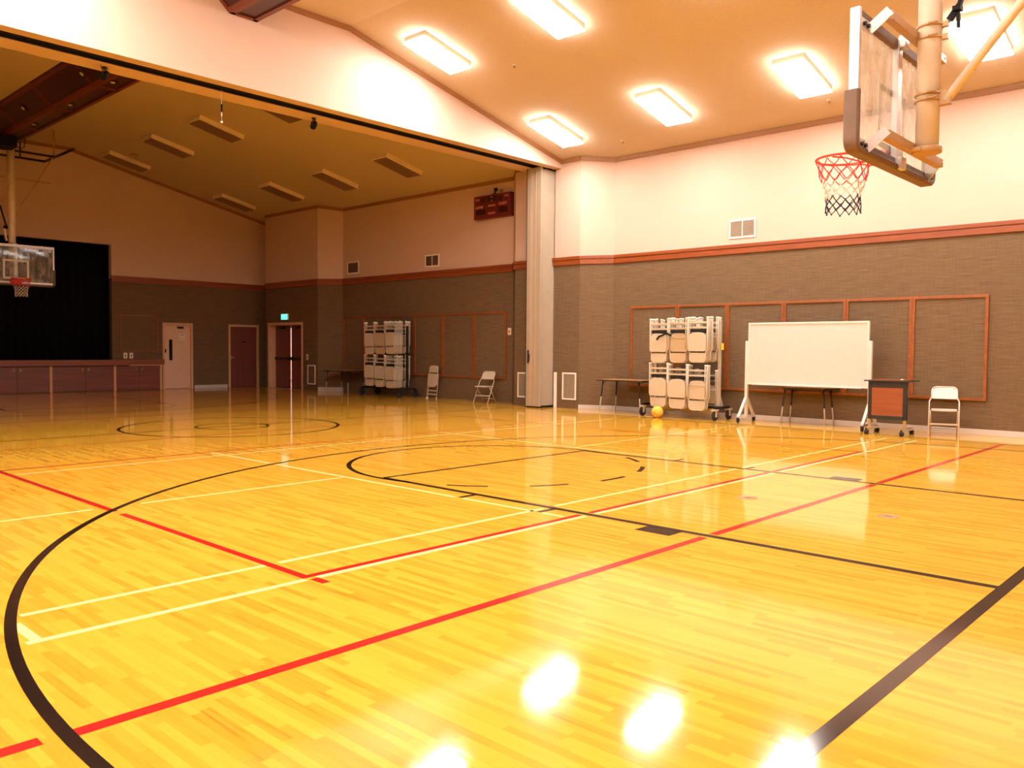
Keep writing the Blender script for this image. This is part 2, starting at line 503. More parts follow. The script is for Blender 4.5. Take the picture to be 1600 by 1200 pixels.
for pts in ([(10.42, -6.16), (10.42, -1.79)], [(10.42, -1.66), (10.42, 1.66)], [(10.42, 1.80), (10.42, 7.0)], [(10.40, -6.9), (10.40, -6.26)]):
    strip(red, pts, 0.07, Z2)
for pts in ([(9.255, -4.43), (9.255, -1.79)], [(9.255, -1.66), (9.255, 1.66)], [(9.255, 1.80), (9.255, 4.44)]):
    strip(red, pts, 0.06, Z2)
for pts in ([(1.27, -4.45), (1.27, 4.45)], [(3.25, -4.45), (3.25, 4.45)], [(-2.99, -4.45), (-2.99, 4.45)], [(-8.99, -4.45), (-8.99, 4.45)], [(-10.16, -6.5), (-10.16, 7)]):
    strip(red, pts, 0.05, Z2)
strip(red, [(-9.0, -4.45), (6.42, -4.45)], 0.06, Z2); strip(red, [(6.57, -4.45), (9.285, -4.45)], 0.06, Z2)
strip(red, [(9.32, -4.43), (9.45, -4.43)], 0.06, Z2)
strip(red, [(-9.0, 4.42), (9.42, 4.42)], 0.05, Z2)
red.build('red_court_lines', M_red_paint, fl)
yel = MB()
Z3 = 0.0005
for pts, w in (([(3.66, -4.40), (3.66, 6.3)], .04), ([(3.30, 3.1), (3.30, 5.6)], .03), ([(6.21, -6.4), (6.21, -4.55)], .04), ([(6.21, -4.15), (6.21, -1.95)], .04),
               ([(6.21, 1.95), (6.1, 6.75)], .04), ([(8.85, -5.87), (8.85, -4.48)], .045), ([(8.85, -4.38), (8.85, -1.8)], .045), ([(8.85, -1.64), (8.85, 1.66)], .045), ([(8.85, 1.8), (8.85, 6.6)], .045),
               ([(9.312, -5.98), (9.312, -4.48)], .05), ([(9.312, -4.40), (9.312, -1.79)], .05), ([(9.312, -1.66), (9.312, 1.66)], .05), ([(9.312, 1.8), (9.312, 6.55)], .05),
               ([(3.25, -2.0), (4.72, -2.0)], .045), ([(4.84, -1.99), (7.90, -1.96)], .045), ([(8.0, -1.955), (8.88, -1.945)], .045), ([(8.96, -1.945), (9.2, -1.945)], .045),
               ([(3.30, 1.97), (7.96, 1.90)], .04), ([(8.97, -5.93), (9.29, -5.93)], .05), ([(8.85, -6.6), (8.85, -6.12)], .045), ([(9.312, -6.6), (9.312, -6.16)], .05)):
    strip(yel, pts, w, Z3)
yel.build('yellow_court_lines', M_yellow_paint, fl)

# ceiling: flat middle, sloping sides, one solid running the length of both halves
prof = [(YL - 0.3, ceil_z(YL - 0.3)), (YC - YFLAT, ZF), (YC + YFLAT, ZF), (YR + 0.3, ceil_z(YR + 0.3))]
top = [(YR + 0.3, 7.6), (YL - 0.3, 7.6)]
MB().prism([(XF - 0.3, y, z) for y, z in prof + top], (XN - XF + 0.6, 0, 0)).build('ceiling', M_ceiling, kind='structure')

def wall_piece(mb, a, b, z1, th=0.25, z0=-0.05, side=1):
    """solid wall from a to b (room on the left when side = 1 ... outward offset on the right); painted above the rail, fabric below"""
    a, b = Vector((a[0], a[1], 0)), Vector((b[0], b[1], 0))
    t = (b - a).normalized(); n = Vector((t.y, -t.x, 0)) * th * side
    for lo, hi, mat in ((z0, 3.45, 1), (3.45, z1, 0)):
        if hi <= lo: continue
        q = [a, b, b + n, a + n]
        mb.prism([(p.x, p.y, lo) for p in q], (0, 0, hi - lo), mat)

# right side wall with its two pilasters, the partition pocket and the double-door bay
mb = MB()
for a, b, zt in (((XN + 0.2, YR), (2.20, YR), 5.95), ((2.20, YR), (1.49, 7.93), 6.0), ((1.49, 7.93), (0.73, 7.93), 6.0)):
    wall_piece(mb, a, b, zt, 0.25, side=1)
for a, b, zt in (((0.22, 7.93), (-0.55, 7.93), 6.0), ((-0.55, 7.93), (-0.95, YR), 6.0), ((-0.95, YR), (-8.27, YR), 5.95), ((-8.27, YR), (-8.93, 7.80), 6.0)):
    wall_piece(mb, a, b, zt, 0.25, side=1)
mb.box(0.73, 0.75, 7.94, 8.6, -0.05, 6.0, 0); mb.box(0.20, 0.22, 7.94, 8.6, -0.05, 6.0, 0); mb.box(0.2, 0.75, 8.55, 8.7, -0.05, 6.0, 0)
mb.build('wall_right', [M_paint, M_fabric], kind='structure')
DL, DR, DT = -11.86, -9.83, 2.15      # double-door opening
mb = MB()
for lo, hi, mat in ((-0.05, 3.45, 1), (3.45, 6.0, 0)):
    mb.box(-12.04, DL, 7.80, 8.35, lo, hi, mat); mb.box(DR, -8.93, 7.80, 8.35, lo, hi, mat)
mb.box(DL, DR, 7.80, 8.35, DT, 3.45, 1); mb.box(DL, DR, 7.80, 8.35, 3.45, 6.0, 0)
mb.box(-13.0, -12.04, YR, 8.5, -0.05, 3.45, 1); mb.box(-13.0, -12.04, YR, 8.5, 3.45, 5.95, 0)
mb.build('wall_bay', [M_paint, M_fabric], kind='structure')

# far end wall: stage opening and two doors
SY0, SY1, SZ0, SZ1 = -3.45, 3.05, 0.90, 4.47
D1 = (4.66, 5.57, 2.09); D2 = (6.93, 7.97, 2.09)
mb = MB()
def fw(y0, y1, z0, z1):
    for lo, hi, mat in ((-0.05, 3.45, 1), (3.45, 9, 0)):
        a, b = max(z0, lo), min(z1, hi)
        if b > a: mb.box(XF - 0.2, XF, y0, y1, a, b, mat)
fw(YL, SY0, -0.05, 5.95)
fw(SY0, SY1, SZ1, 5.95); fw(SY0, SY1, -0.05, 0.799)
fw(SY1, D1[0], -0.05, 5.95); fw(D1[0], D1[1], D1[2], 5.95); fw(D1[1], D2[0], -0.05, 5.95); fw(D2[0], D2[1], D2[2], 5.95); fw(D2[1], YR, -0.05, 5.95)
pr = [(YL, 5.95), (YL, 5.75), (YR, 5.75), (YR, 5.95), (YC + YFLAT, 7.3), (YC - YFLAT, 7.3)]
mb.prism([(XF - 0.2, y, z) for y, z in [(YL, 5.95), (YR, 5.95), (YC + YFLAT, 7.3), (YC - YFLAT, 7.3)]], (0.2, 0, 0), 0)
mb.build('wall_far', [M_paint, M_fabric], kind='structure')
mb = MB(); wall_piece(mb, (XN, YL), (XN, YR), 7.3, 0.25, side=1)
mb.build('wall_near', [M_paint, M_fabric], kind='structure')
mb = MB(); wall_piece(mb, (XF - 0.2, YL), (XN + 0.2, YL), 5.95, 0.25, side=1)
mb.build('wall_left', [M_paint, M_fabric], kind='structure')

# header over the partition line with the track slot in its underside
HN, HFc, HZ = 0.91, -0.03, 5.625
mb = MB()
def hdr(x0, x1, z0):
    ys = [YL, YC - YFLAT, YC + YFLAT, 7.94]
    pts = [(x0, YL, z0), (x0, 7.94, z0)] + [(x0, y, ceil_z(y) + 0.05) for y in reversed(ys)]
    mb.prism(pts, (x1 - x0, 0, 0), 0)
hdr(0.68, HN, HZ); hdr(HFc, 0.38, HZ); hdr(0.38, 0.68, HZ + 0.14)
mb.build('wall_header', [M_paint, M_fabric], kind='structure')
mb = MB()
mb.box(0.385, 0.675, YL + 0.01, 7.93, HZ + 0.10, HZ + 0.139)
mb.box(0.385, 0.40, YL + 0.01, 7.93, HZ + 0.01, HZ + 0.10); mb.box(0.66, 0.675, YL + 0.01, 7.93, HZ + 0.01, HZ + 0.10)
mb.box(0.60, 0.615, YL + 0.01, 7.93, HZ + 0.0, HZ + 0.10)
mb.build('trim_1', M_dark_metal, kind='structure')

# ---------------------------------------------------------------- trims
def rail_run(name, path, zb, zt, d, mat, step=True):
    """moulding on the room side (left of the walking direction) of a wall path"""
    mb = MB()
    for (a, b) in zip(path[:-1], path[1:]):
        A, B = Vector((a[0], a[1], 0)), Vector((b[0], b[1], 0))
        t = (B - A).normalized(); n = Vector((-t.y, t.x, 0))
        def run(z0, z1, dd, ext):
            q = [A - t*ext, B + t*ext, B + t*ext + n*dd, A - t*ext + n*dd]
            mb.prism([(p.x, p.y, z0) for p in q], (0, 0, z1 - z0))
        if step:
            run(zb, zt - 0.075, d * 0.7, 0.0); run(zt - 0.07, zt, d, d * 0.35); run(zt - 0.076, zt - 0.068, d * 0.45, 0)
        else:
            run(zb, zt, d, d * 0.3)
    return mb.build(name, mat, kind='structure', bevel=0.004)
LIT = [(XN, YR), (2.20, YR), (1.49, 7.93), (0.70, 7.93)]
LIT2 = [(p[0], p[1]) for p in LIT]
rp = lambda path: [(x, y) for x, y in path]
def flip(path): return list(reversed(path))
# the room lies to the left when one walks from the far end towards the near end along the left wall, i.e. from near to far along the right wall
# walking near -> far along +y wall the room (-y) is on the left
rail_run('trim_2', LIT, RB, RT, 0.05, M_trim)
DARK = [(0.22, 7.93), (-0.55, 7.93), (-0.95, YR), (-8.27, YR), (-8.93, 7.80), (-12.04, 7.80)]
rail_run('trim_3', DARK, RB, RT, 0.05, M_trim)
rail_run('trim_4', [(XF, 8.28), (XF, SY1)], RB, RT, 0.05, M_trim_y)
# baseboards
rail_run('baseboard_right', [(XN, YR), (2.22, YR)], 0.0, 0.10, 0.012, M_base, False)
rail_run('baseboard_pilaster', [(2.20, YR), (1.49, 7.93)], 0.0, 0.10, 0.012, M_base, False)
rail_run('baseboard_bay', [(-8.27, YR), (-8.93, 7.80)], 0.0, 0.13, 0.012, M_base, False)
rail_run('baseboard_far', [(XF, D2[0] - 0.1), (XF, D1[1] + 0.1)], 0.0, 0.10, 0.012, M_base, False)
# ceiling cornice following the sloped ceiling
def cornice(name, pts, nrm, h=0.10, d=0.02):
    """board under the ceiling: pts = (x, y) run, top follows the ceiling, nrm = direction into the room"""
    mb = MB(); n = Vector((nrm[0], nrm[1], 0)).normalized() * d
    for a, b in zip(pts[:-1], pts[1:]):
        za, zb = ceil_z(a[1]), ceil_z(b[1])
        q = [(a[0], a[1], za - h), (b[0], b[1], zb - h), (b[0], b[1], zb - 0.002), (a[0], a[1], za - 0.002)]
        mb.prism(q, n)
    return mb
def cor(name, runs):
    big = MB()
    for pts, nrm in runs:
        c = cornice(name, pts, nrm)
        big.add(c.v, c.f)
        big.m[-len(c.f):] = c.m
    return big.build(name, M_cornice, kind='structure')
gable = lambda x, y1: [(x, YL), (x, YC - YFLAT), (x, YC + YFLAT), (x, y1)]
cor('trim_5', [([(XN, YR), (2.20, YR)], (0, -1)), ([(2.20, YR), (1.49, 7.93)], (0.45, -0.89)), ([(1.49, 7.93), (HN, 7.93)], (0, -1)), (gable(HN, 7.93), (1, 0))])
cor('trim_6', [([(-0.55, 7.93), (-0.95, YR)], (-0.67, -0.74)), ([(HFc, 7.93), (-0.55, 7.93)], (0, -1)), ([(-0.95, YR), (-8.27, YR)], (0, -1)), ([(-8.27, YR), (-8.93, 7.80)], (0.6, -0.8)), ([(-8.93, 7.80), (-12.04, 7.80)], (0, -1)), (gable(XF, YR), (1, 0))])

# ---------------------------------------------------------------- wooden centre beam
def beam(name, x0, x1, seg):
    r = MB()
    zb = 6.73; ya, yb = -0.435, 0.055; yt0, yt1 = -0.95, 0.57
    core = MB().prism([(x0, ya, zb + .025), (x0, yb, zb + .025), (x0, yt1, ZF + .02), (x0, yt0, ZF + .02)], (x1 - x0, 0, 0))
    o = core.build(name, M_beam_panel, kind='structure')
    # rails along the edges
    rail = MB()
    w = 0.085
    sl = Vector((0, yt0 - ya, ZF - zb)).normalized(); sr = Vector((0, yt1 - yb, ZF - zb)).normalized()
    def bar(p, q, t=0.03):
        rail.prism([(x0, *p[0]), (x0, *p[1]), (x0, *p[2]), (x0, *p[3])], (x1 - x0, 0, 0))
    def cross(x, wd):
        rail.box(x - wd/2, x + wd/2, ya, yb, zb, zb + 0.03)
        for s, e in ((ya, yt0), (yb, yt1)):
            d = 0.03 if s == ya else -0.03
            rail.prism([(x - wd/2, s, zb), (x - wd/2, e, ZF - .01), (x - wd/2, e + d*.8, ZF), (x - wd/2, s + d, zb + .03)], (wd, 0, 0))
    rail.box(x0, x1, ya, ya + w, zb, zb + .03); rail.box(x0, x1, yb - w, yb, zb, zb + .03)
    for s, e, sg in ((ya, yt0, 1), (yb, yt1, -1)):
        v = (sl if sg == 1 else sr)
        for k0, k1 in ((0.0, 0.085), (0.56, 0.64)):
            p, q = Vector((0, s, zb)) + v*k0, Vector((0, s, zb)) + v*k1
            n = Vector((0, v.z * sg, -v.y * sg)) * 0.03
            if n.y * sg < 0: n = -n
            rail.prism([(x0, p.y, p.z), (x0, q.y, q.z), (x0, q.y + n.y, q.z + n.z), (x0, p.y + n.y, p.z + n.z)], (x1 - x0, 0, 0))
    x = x0 + 0.04
    while x < x1:
        cross(x, 0.08); x += seg
    rail.build('beam_rails', M_beam, o)
    return o
beam('beam_near', HN + 0.002, XN, 2.45)
beam('beam_far', -11.9, HFc - 0.002, 2.4)

def downlight(x, y, z, nrm, label):
    t = thing('downlight', label, 'downlight', (x, y, z), group='unlit downlights in the dark beam')
    n = Vector(nrm).normalized()
    MB().cyl(Vector((0,0,0)), n*0.02, 0.10, 20).build('trim_ring', M_dark_metal, t)
    MB().cyl(n*0.018, n*0.03, 0.045, 16).build('lens', M_lens, t)
for x, lb in ((-4.14, 'nearest to the partition header'), (-6.5, 'second from the partition header'), (-8.9, 'third from the partition header')):
    downlight(x, -0.28, 6.754, (0, 0, -1), 'unlit downlight in the flat underside of the dark beam, ' + lb)
for x, lb in ((-4.7, 'nearer the partition header'), (-8.35, 'nearer the stage')):
    downlight(x, -0.66, 6.945, (0, -0.67, -0.74), 'unlit downlight in the sloping side of the dark beam, ' + lb)

# ---------------------------------------------------------------- ceiling lights
SA = atan2(SL, 1)
def ceiling_light(x, y, lit, label, group):
    z = ceil_z(y)
    sgn = 1 if y > YC else -1
    t = thing('ceiling_light', label, 'ceiling light', (x, y, z), (-SA * sgn, 0, 0), group)
    w, l, h = 0.29, 0.60, 0.125
    if lit:
        MB().box(-w + .01, w - .01, -l + .01, l - .01, -0.105, 0.0).build('housing', M_fix, t, bevel=0.006)
        MB().box(-w, w, -l, l, -h, -0.105).build('diffuser', M_lamp, t, bevel=0.012)
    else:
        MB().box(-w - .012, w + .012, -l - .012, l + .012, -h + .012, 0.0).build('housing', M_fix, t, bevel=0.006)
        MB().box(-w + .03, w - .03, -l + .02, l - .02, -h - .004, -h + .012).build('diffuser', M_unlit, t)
    return t
lit_names = {0: 'nearest the partition header', 1: 'second from the partition header', 2: 'third from the partition header', 3: 'fourth from the partition header', 4: 'fifth from the partition header'}
for i, x in enumerate((1.85, 4.55, 7.31, 10.06, 12.8)):
    ceiling_light(x, 6.63, True, 'glowing ceiling light in the row along the right wall, ' + lit_names[i], 'glowing ceiling lights')
    ceiling_light(x, 3.22, True, 'glowing ceiling light in the row beside the wooden beam, ' + lit_names[i], 'glowing ceiling lights')
    if i < 5:
        ceiling_light(x, -3.60, True, 'glowing ceiling light on the left slope beside the wooden beam, ' + lit_names[i], 'glowing ceiling lights')
        ceiling_light(x, -7.01, True, 'glowing ceiling light along the left wall, ' + lit_names[i], 'glowing ceiling lights')
for i, x in enumerate((-3.65, -6.42, -9.13, -11.93)):
    ceiling_light(x, 3.15, False, 'unlit ceiling light in the row beside the dark beam, ' + ('half hidden by the header', 'behind the hanging cord', 'third from the header', 'last before the stage wall')[i], 'unlit ceiling lights')
for i, x in enumerate((-3.43, -6.21, -8.95, -11.8)):
    ceiling_light(x, 6.55, False, 'unlit ceiling light in the row along the dark right wall, ' + lit_names[i], 'unlit ceiling lights')

def sprinkler(x, y, label):
    t = thing('sprinkler_head', label, 'sprinkler', (x, y, ceil_z(y)), group='sprinkler heads')
    MB().cyl((0,0,0.005), (0,0,-0.012), 0.04, 20).build('escutcheon', M_hoop_cream, t)
    mb = MB().cyl((0,0,-0.01), (0,0,-0.05), 0.012, 10); mb.cyl((0,0,-0.05), (0,0,-0.056), 0.03, 16)
    mb.build('deflector', M_brass, t)
sprinkler(2.81, 4.25, 'tiny sprinkler head between the two rows of glowing lights')
sprinkler(2.87, 7.62, 'tiny sprinkler head on the ceiling near the cornice of the right wall')
sprinkler(7.35, 7.65, 'tiny sprinkler head on the ceiling left of the near backboard')
t = thing('occupancy_sensor', 'small pale sensor on a stalk under the dark ceiling between two unlit lights', 'sensor', (-11.15, 3.05, ceil_z(3.05)))
MB().box(-.09, .09, -.09, .09, -.03, .01).build('mount', M_hoop_tan, t)
mb = MB().cyl((0,0,-.03), (.0,-.03,-.16), 0.014, 10); mb.sphere((0, -.035, -.2), 0.06, 16, 10); mb.build('sensor_head', M_fix, t)

# ---------------------------------------------------------------- folding partition, stacked in its pocket
t = thing('folding_partition', 'cream accordion partition folded into its wall pocket', 'folding partition', (0.48, 7.45, 0))
mb = MB()
npl, dy = 13, 0.075
for k in range(npl):
    y = 0.10 + k * dy
    mb.prism([(-0.215, y, .05), (-0.16, y - dy*.48, .05), (0.16, y - dy*.48, .05), (0.215, y, .05), (0.16, y + dy*.48, .05), (-0.16, y + dy*.48, .05)], (0, 0, HZ - 0.09))
mb.build('pleats', M_partition, t)
mb = MB().box(-0.22, 0.22, 0.0, 0.055, .03, HZ + .0); mb.build('lead_post', M_partition, t, bevel=0.006)
mb = MB()
for x in (-0.09, -0.045, 0.07): mb.box(x - .004, x + .004, -0.004, 0.002, .05, HZ - .03)
mb.build('seams', M_door_frame, t)
MB().box(-0.225, -0.21, -0.008, 0.85, .03, HZ).build('edge_seal', M_dark_metal, t)
mb = MB().box(-0.15, -0.118, -0.03, 0.0, 1.05, 1.36); mb.box(-0.118, -0.09, -0.05, 0.0, 1.10, 1.27)
mb.build('handle', M_dark_metal, t, bevel=0.004)
MB().box(-0.205, 0.205, 0.02, 0.9, 0.003, 0.05).build('sweep_seal', M_black, t)

# ---------------------------------------------------------------- vents
def wall_vent(name, x0, x1, z0, z1, y, label, cat, slat_mat, frame_mat, vertical, group=None, n=10, mid=False):
    cx = (x0 + x1) / 2; w = (x1 - x0) / 2; h = z1 - z0
    t = thing(name, label, cat, (cx, y, z0), group=group)
    b = 0.035
    mb = MB().box(-w, w, -0.02, 0, 0, b); mb.box(-w, w, -0.02, 0, h - b, h); mb.box(-w, -w + b, -0.02, 0, b, h - b); mb.box(w - b, w, -0.02, 0, b, h - b)
    if mid: mb.box(-.008, .008, -0.018, 0, b, h - b)
    mb.build('vent_frame', frame_mat, t, bevel=0.003)
    MB().box(-w + b*.8, w - b*.8, -0.004, -0.001, b*.8, h - b*.8).build('backing', M_vent_dark, t)
    mb = MB()
    for i in range(n):
        if vertical:
            x = -w + b + (2*(w - b)) * (i + .5) / n
            mb.box(x - .006, x + .006, -0.016, -0.003, b, h - b)
        else:
            z = b + (h - 2*b) * (i + .5) / n
            mb.prism([(-w + b, -0.016, z - .008), (-w + b, -0.004, z + .006), (-w + b, -0.003, z + .009), (-w + b, -0.016, z - .004)], (2*(w - b), 0, 0))
    mb.build('slats', slat_mat, t)
    return t
wall_vent('wall_vent', 5.08, 5.67, 3.66, 4.04, YR, 'pale air vent high on the bright wall above the chair rail', 'vent', M_vent_slat, M_vent_frame, False, n=12, mid=True)
wall_vent('wall_vent', -8.03, -7.44, 3.67, 4.04, YR, 'brown air vent high on the dark wall beside the corner pilaster', 'vent', M_vent_dark, M_vent_frame, False, n=12)
wall_vent('wall_vent', -4.34, -3.76, 3.66, 4.0, YR, 'brown air vent high on the dark wall left of the scoreboard', 'vent', M_vent_dark, M_vent_frame, False, n=12, mid=True)
wall_vent('floor_grille', 1.005, 1.42, 0.20, 0.84, 7.93, 'white framed return grille low on the bright pilaster', 'grille', M_vent_slat, M_vent_frame, True, n=9)
wall_vent('floor_grille', -0.43, -0.02, 0.19, 0.81, 7.93, 'white framed return grille on the dark pilaster, half behind the partition', 'grille', M_vent_slat, M_vent_frame, True, n=9)
wall_vent('floor_grille', -9.50, -9.06, 0.20, 0.82, 7.80, 'white framed return grille low beside the double doors', 'grille', M_vent_dark, M_vent_frame, True, n=9)
tag(MB().box(0.745, 0.83, 7.912, 7.93, 0.0, 0.84).build('grille_end_strip', M_vent_frame, bevel=0.004), 'narrow white strip standing at the pilaster corner beside the partition', 'corner guard')

# ---------------------------------------------------------------- framed fabric panels
def tack_board(x0, x1, z0, z1, y, label, group, frame_w=0.048):
    cx, w, h = (x0 + x1)/2, (x1 - x0)/2 - 0.001, z1 - z0
    t = thing('tack_board', label, 'pin board', (cx, y, z0), group=group)
    f = frame_w
    mb = MB().box(-w, w, -0.04, 0, 0, f); mb.box(-w, w, -0.04, 0, h - f, h); mb.box(-w, -w + f, -0.04, 0, f, h - f); mb.box(w - f, w, -0.04, 0, f, h - f)
    mb.build('wood_frame', M_frame, t, bevel=0.004)
    MB().box(-w + f, w - f, -0.016, 0, f, h - f).build('fabric_panel', M_fabric, t)
    return t
xs = [2.70, 3.91, 5.09, 6.30, 7.51, 8.67, 9.87]
names = ['behind the small black table', 'behind the chair rack', 'between the chair rack and the whiteboard', 'behind the middle of the whiteboard', 'behind the lectern', 'behind the single white chair']
for i in range(6):
    tack_board(xs[i], xs[i+1], 0.575, 2.355, YR, 'oak framed fabric pin board on bright wall ' + names[i], 'framed pin boards on the bright wall')
xs = [-8.36, -7.17, -5.97, -4.77, -3.58, -2.34, -1.15]
names = ['nearest the far corner', 'behind the left of the dark chair rack', 'behind the right of the dark chair rack', 'behind the folded upright chair', 'between the folded and the open chair', 'behind the open chair by the switch']
for i in range(6):
    tack_board(max(xs[i], -8.22), xs[i+1], 0.60, 2.34, YR, 'framed fabric pin board on the dark wall ' + names[i], 'framed pin boards on the dark wall')
t = thing('tack_board', 'brown framed square pin board above the stage ledge beside the pale door', 'pin board', (XF, 3.87, 1.20), (0, 0, 0))
mb = MB()
for y0, y1, z0, z1 in ((-.59, .59, 0, .04), (-.59, .59, 1.12, 1.16), (-.59, -.55, .04, 1.12), (.55, .59, .04, 1.12)): mb.box(0, .03, y0, y1, z0, z1)
mb.build('wood_frame', M_stage_nose, t); MB().box(0, .012, -.55, .55, .04, 1.12).build('fabric_panel', M_fabric, t)

# ---------------------------------------------------------------- switches
def switch_plate(loc, rot, label, two=False):
    t = thing('light_switch', label, 'light switch', loc, rot)
    w = 0.06
    MB().box(-w, w, -0.008, 0, -0.09, 0.09).build('plate', M_plate, t, bevel=0.003)
    MB().box(-.015, .015, -0.02, -0.006, -0.03, 0.03).build('toggle', M_vent_dark, t)
    return t
switch_plate((-1.065, YR, 1.83), (0,0,0), 'pale wall switch beside the framed panel and partition pocket')
switch_plate((-9.52, 7.80, 1.07), (0,0,0), 'small switch beside the right jamb of the double doors')
switch_plate((XF, 3.44, 1.08), (0,0,pi/2), 'left one of two outlet plates above the stage ledge')
switch_plate((XF, 3.62, 1.08), (0,0,pi/2), 'right one of two outlet plates above the stage ledge')

# ---------------------------------------------------------------- scoreboard
t = thing('scoreboard', 'dark red scoreboard high on the dark wall beside the partition', 'scoreboard', (-1.58, YR, 4.75))
MB().box(-0.66, 0.66, -0.16, 0, 0, 0.60).build('case', M_score, t, bevel=0.015)
mb = MB()
for x0, x1, z0, z1 in ((-.40, -.24, .41, .53), (.22, .38, .41, .53), (-.17, .17, .41, .56), (-.56, -.24, .10, .26), (.24, .56, .10, .26), (-.10, .10, .25, .30)):
    mb.box(x0, x1, -0.163, -0.158, z0, z1)
mb.build('digit_windows', M_score_panel, t)
for s, x, z, b in ((.10, -.45, .30, 'HOME'), (.10, .40, .33, 'GUEST'), (.075, 0, .31, 'PERIOD'), (.075, 0, .12, 'BONUS'), (.07, -.52, .50, 'POSS'), (.07, .52, .51, 'POSS')):
    text_mesh('lettering', b, s, M_score_text, t, (x, -0.164, z), (pi/2, 0, 0))
mb = MB().cyl((0, -0.164, .44), (0, -0.17, .44), .012, 10); mb.cyl((0, -0.164, .53), (0, -0.17, .53), .012, 10); mb.build('clock_dots', M_tip, t)
mb = MB().box(-.06, .06, -.10, 0, .60, .63); mb.cyl((0, -.05, .62), (0, -.05, .74), .02, 10); mb.box(-.05, .05, -.03, 0, .70, .78); mb.build('hanger', M_dark_metal, t)
tag(MB().box(-1.42, -1.34, YR - 0.05, YR, 5.40, 5.47).build('junction_box', M_hoop_tan, bevel=0.004), 'small brown junction box on the wall above the scoreboard', 'junction box')

# ---------------------------------------------------------------- doors of the far half
t = thing('exit_sign', 'glowing green exit sign above the double doors', 'exit sign', (-10.80, 7.80, 2.285))
MB().box(-0.20, 0.20, -0.05, 0, 0, 0.20).build('housing', M_plate, t, bevel=0.004)
MB().box(-0.19, 0.19, -0.056, -0.05, .01, 0.19).build('lit_panel', M_exit, t)
text_mesh('lettering', 'EXIT', 0.15, M_exit_text, t, (0, -0.058, 0.10), (pi/2, 0, 0), 0.001)

dd = thing('door_1', '', '')
del dd['label'], dd['category']; dd['kind'] = 'structure'
mb = MB()
mb.box(DL - .05, DL + .035, 7.785, 8.12, 0, DT + .05); mb.box(DR - .035, DR + .05, 7.785, 8.12, 0, DT + .05); mb.box(DL + .035, DR - .035, 7.785, 8.12, DT - .035, DT + .05)
mb.box(DL + .035, DR - .035, 8.09, 8.12, DT - .075, DT - .035)
mb.build('door_frame', M_door_frame, dd)
GX = -10.86; GW = 0.032
for x0, x1, s in ((DL + .04, GX - GW, 1), (GX + GW, DR - .04, -1)):
    o = MB().box(x0, x1, 8.04, 8.085, 0.012, DT - .036).build('door_leaf', M_door_wood, dd)
    mb = MB().box(x0 + .06, x1 - (.0 if s == 1 else .06), 7.965, 8.00, .97, 1.04)
    mb.box(x0 + .06, x0 + .14, 7.99, 8.04, .95, 1.06); mb.box(x1 - .14, x1 - .06, 7.99, 8.04, .95, 1.06)
    mb.build('crash_bar', M_dark_metal, o)
    mb = MB().box((x0 + x1)/2 - .14, (x0 + x1)/2 + .14, 7.98, 8.04, DT - .16, DT - .09); mb.build('door_closer', M_dark_metal, o)
mb = MB().box(GX - GW - .02, GX + GW + .02, 7.965, 8.04, .955, 1.055); mb.box(GX - GW - .01, GX + GW + .01, 8.02, 8.06, DT - .12, DT - .07); mb.box(GX - GW - .01, GX + GW + .01, 8.02, 8.05, .26, .285)
mb.build('latch', M_dark_metal, dd)
MB().box(DL + .035, DR - .035, 7.80, 8.12, 0, .012).build('threshold', M_chrome, dd)
# ground outside, seen as the bright slit between the two leaves
MB().box(-16, -6, 8.6, 14, -0.2, -0.05).build('path_outside', simple('outside_paving', (0.5, 0.42, 0.3), 0.9), kind='structure')

def far_door(name, D, leaf, frame, extras):
    y0, y1, zt = D
    d = thing(name, '', ''); del d['label'], d['category']; d['kind'] = 'structure'
    d.location = (XF, (y0 + y1)/2, 0); w = (y1 - y0)/2
    mb = MB().box(-.12, .015, -w - .05, -w + .02, 0, zt + .05); mb.box(-.12, .015, w - .02, w + .05, 0, zt + .05); mb.box(-.12, .015, -w + .02, w - .02, zt - .02, zt + .05)
    mb.build('door_frame', frame, d)
    o = MB().box(-.09, -.045, -w + .022, w - .022, 0.01, zt - .022).build('door_leaf', leaf, d)
    MB().box(-.2, -.10, -w, w, 0, zt).build('door_backing', M_black, d)
    for nm, mat, bx in extras:
        MB().box(*bx).build(nm, mat, o)
    return d
far_door('door_2', D1, M_door_pale, M_door_frame, [('view_pane', M_black, (-.05, -.042, -.27, -.165, .93, 1.60)), ('push_plate', M_black, (-.05, -.035, -.43, -.37, 1.17, 1.29)), ('lock_plate', M_plate, (-.05, -.03, -.42, -.37, 1.0, 1.16)),
    ('door_closer', M_dark_metal, (-.05, .0, 0.0, .20, 1.96, 2.02)), ('notice', M_paper, (-.05, -.042, .06, .28, 1.64, 1.80)), ('notice_line', M_vent_dark, (-.05, -.040, .11, .24, 1.75, 1.765)), ('small_notice', M_paper, (-.05, -.042, .08, .28, 1.58, 1.615))])
far_door('door_3', D2, M_door_wood, M_door_frame, [('room_plate', M_black, (-.05, -.038, -.05, .09, 1.53, 1.565)), ('lever_handle', M_brass, (-.05, .0, -.47, -.36, .99, 1.03)), ('handle_rose', M_brass, (-.05, -.03, -.49, -.44, .94, 1.08))])

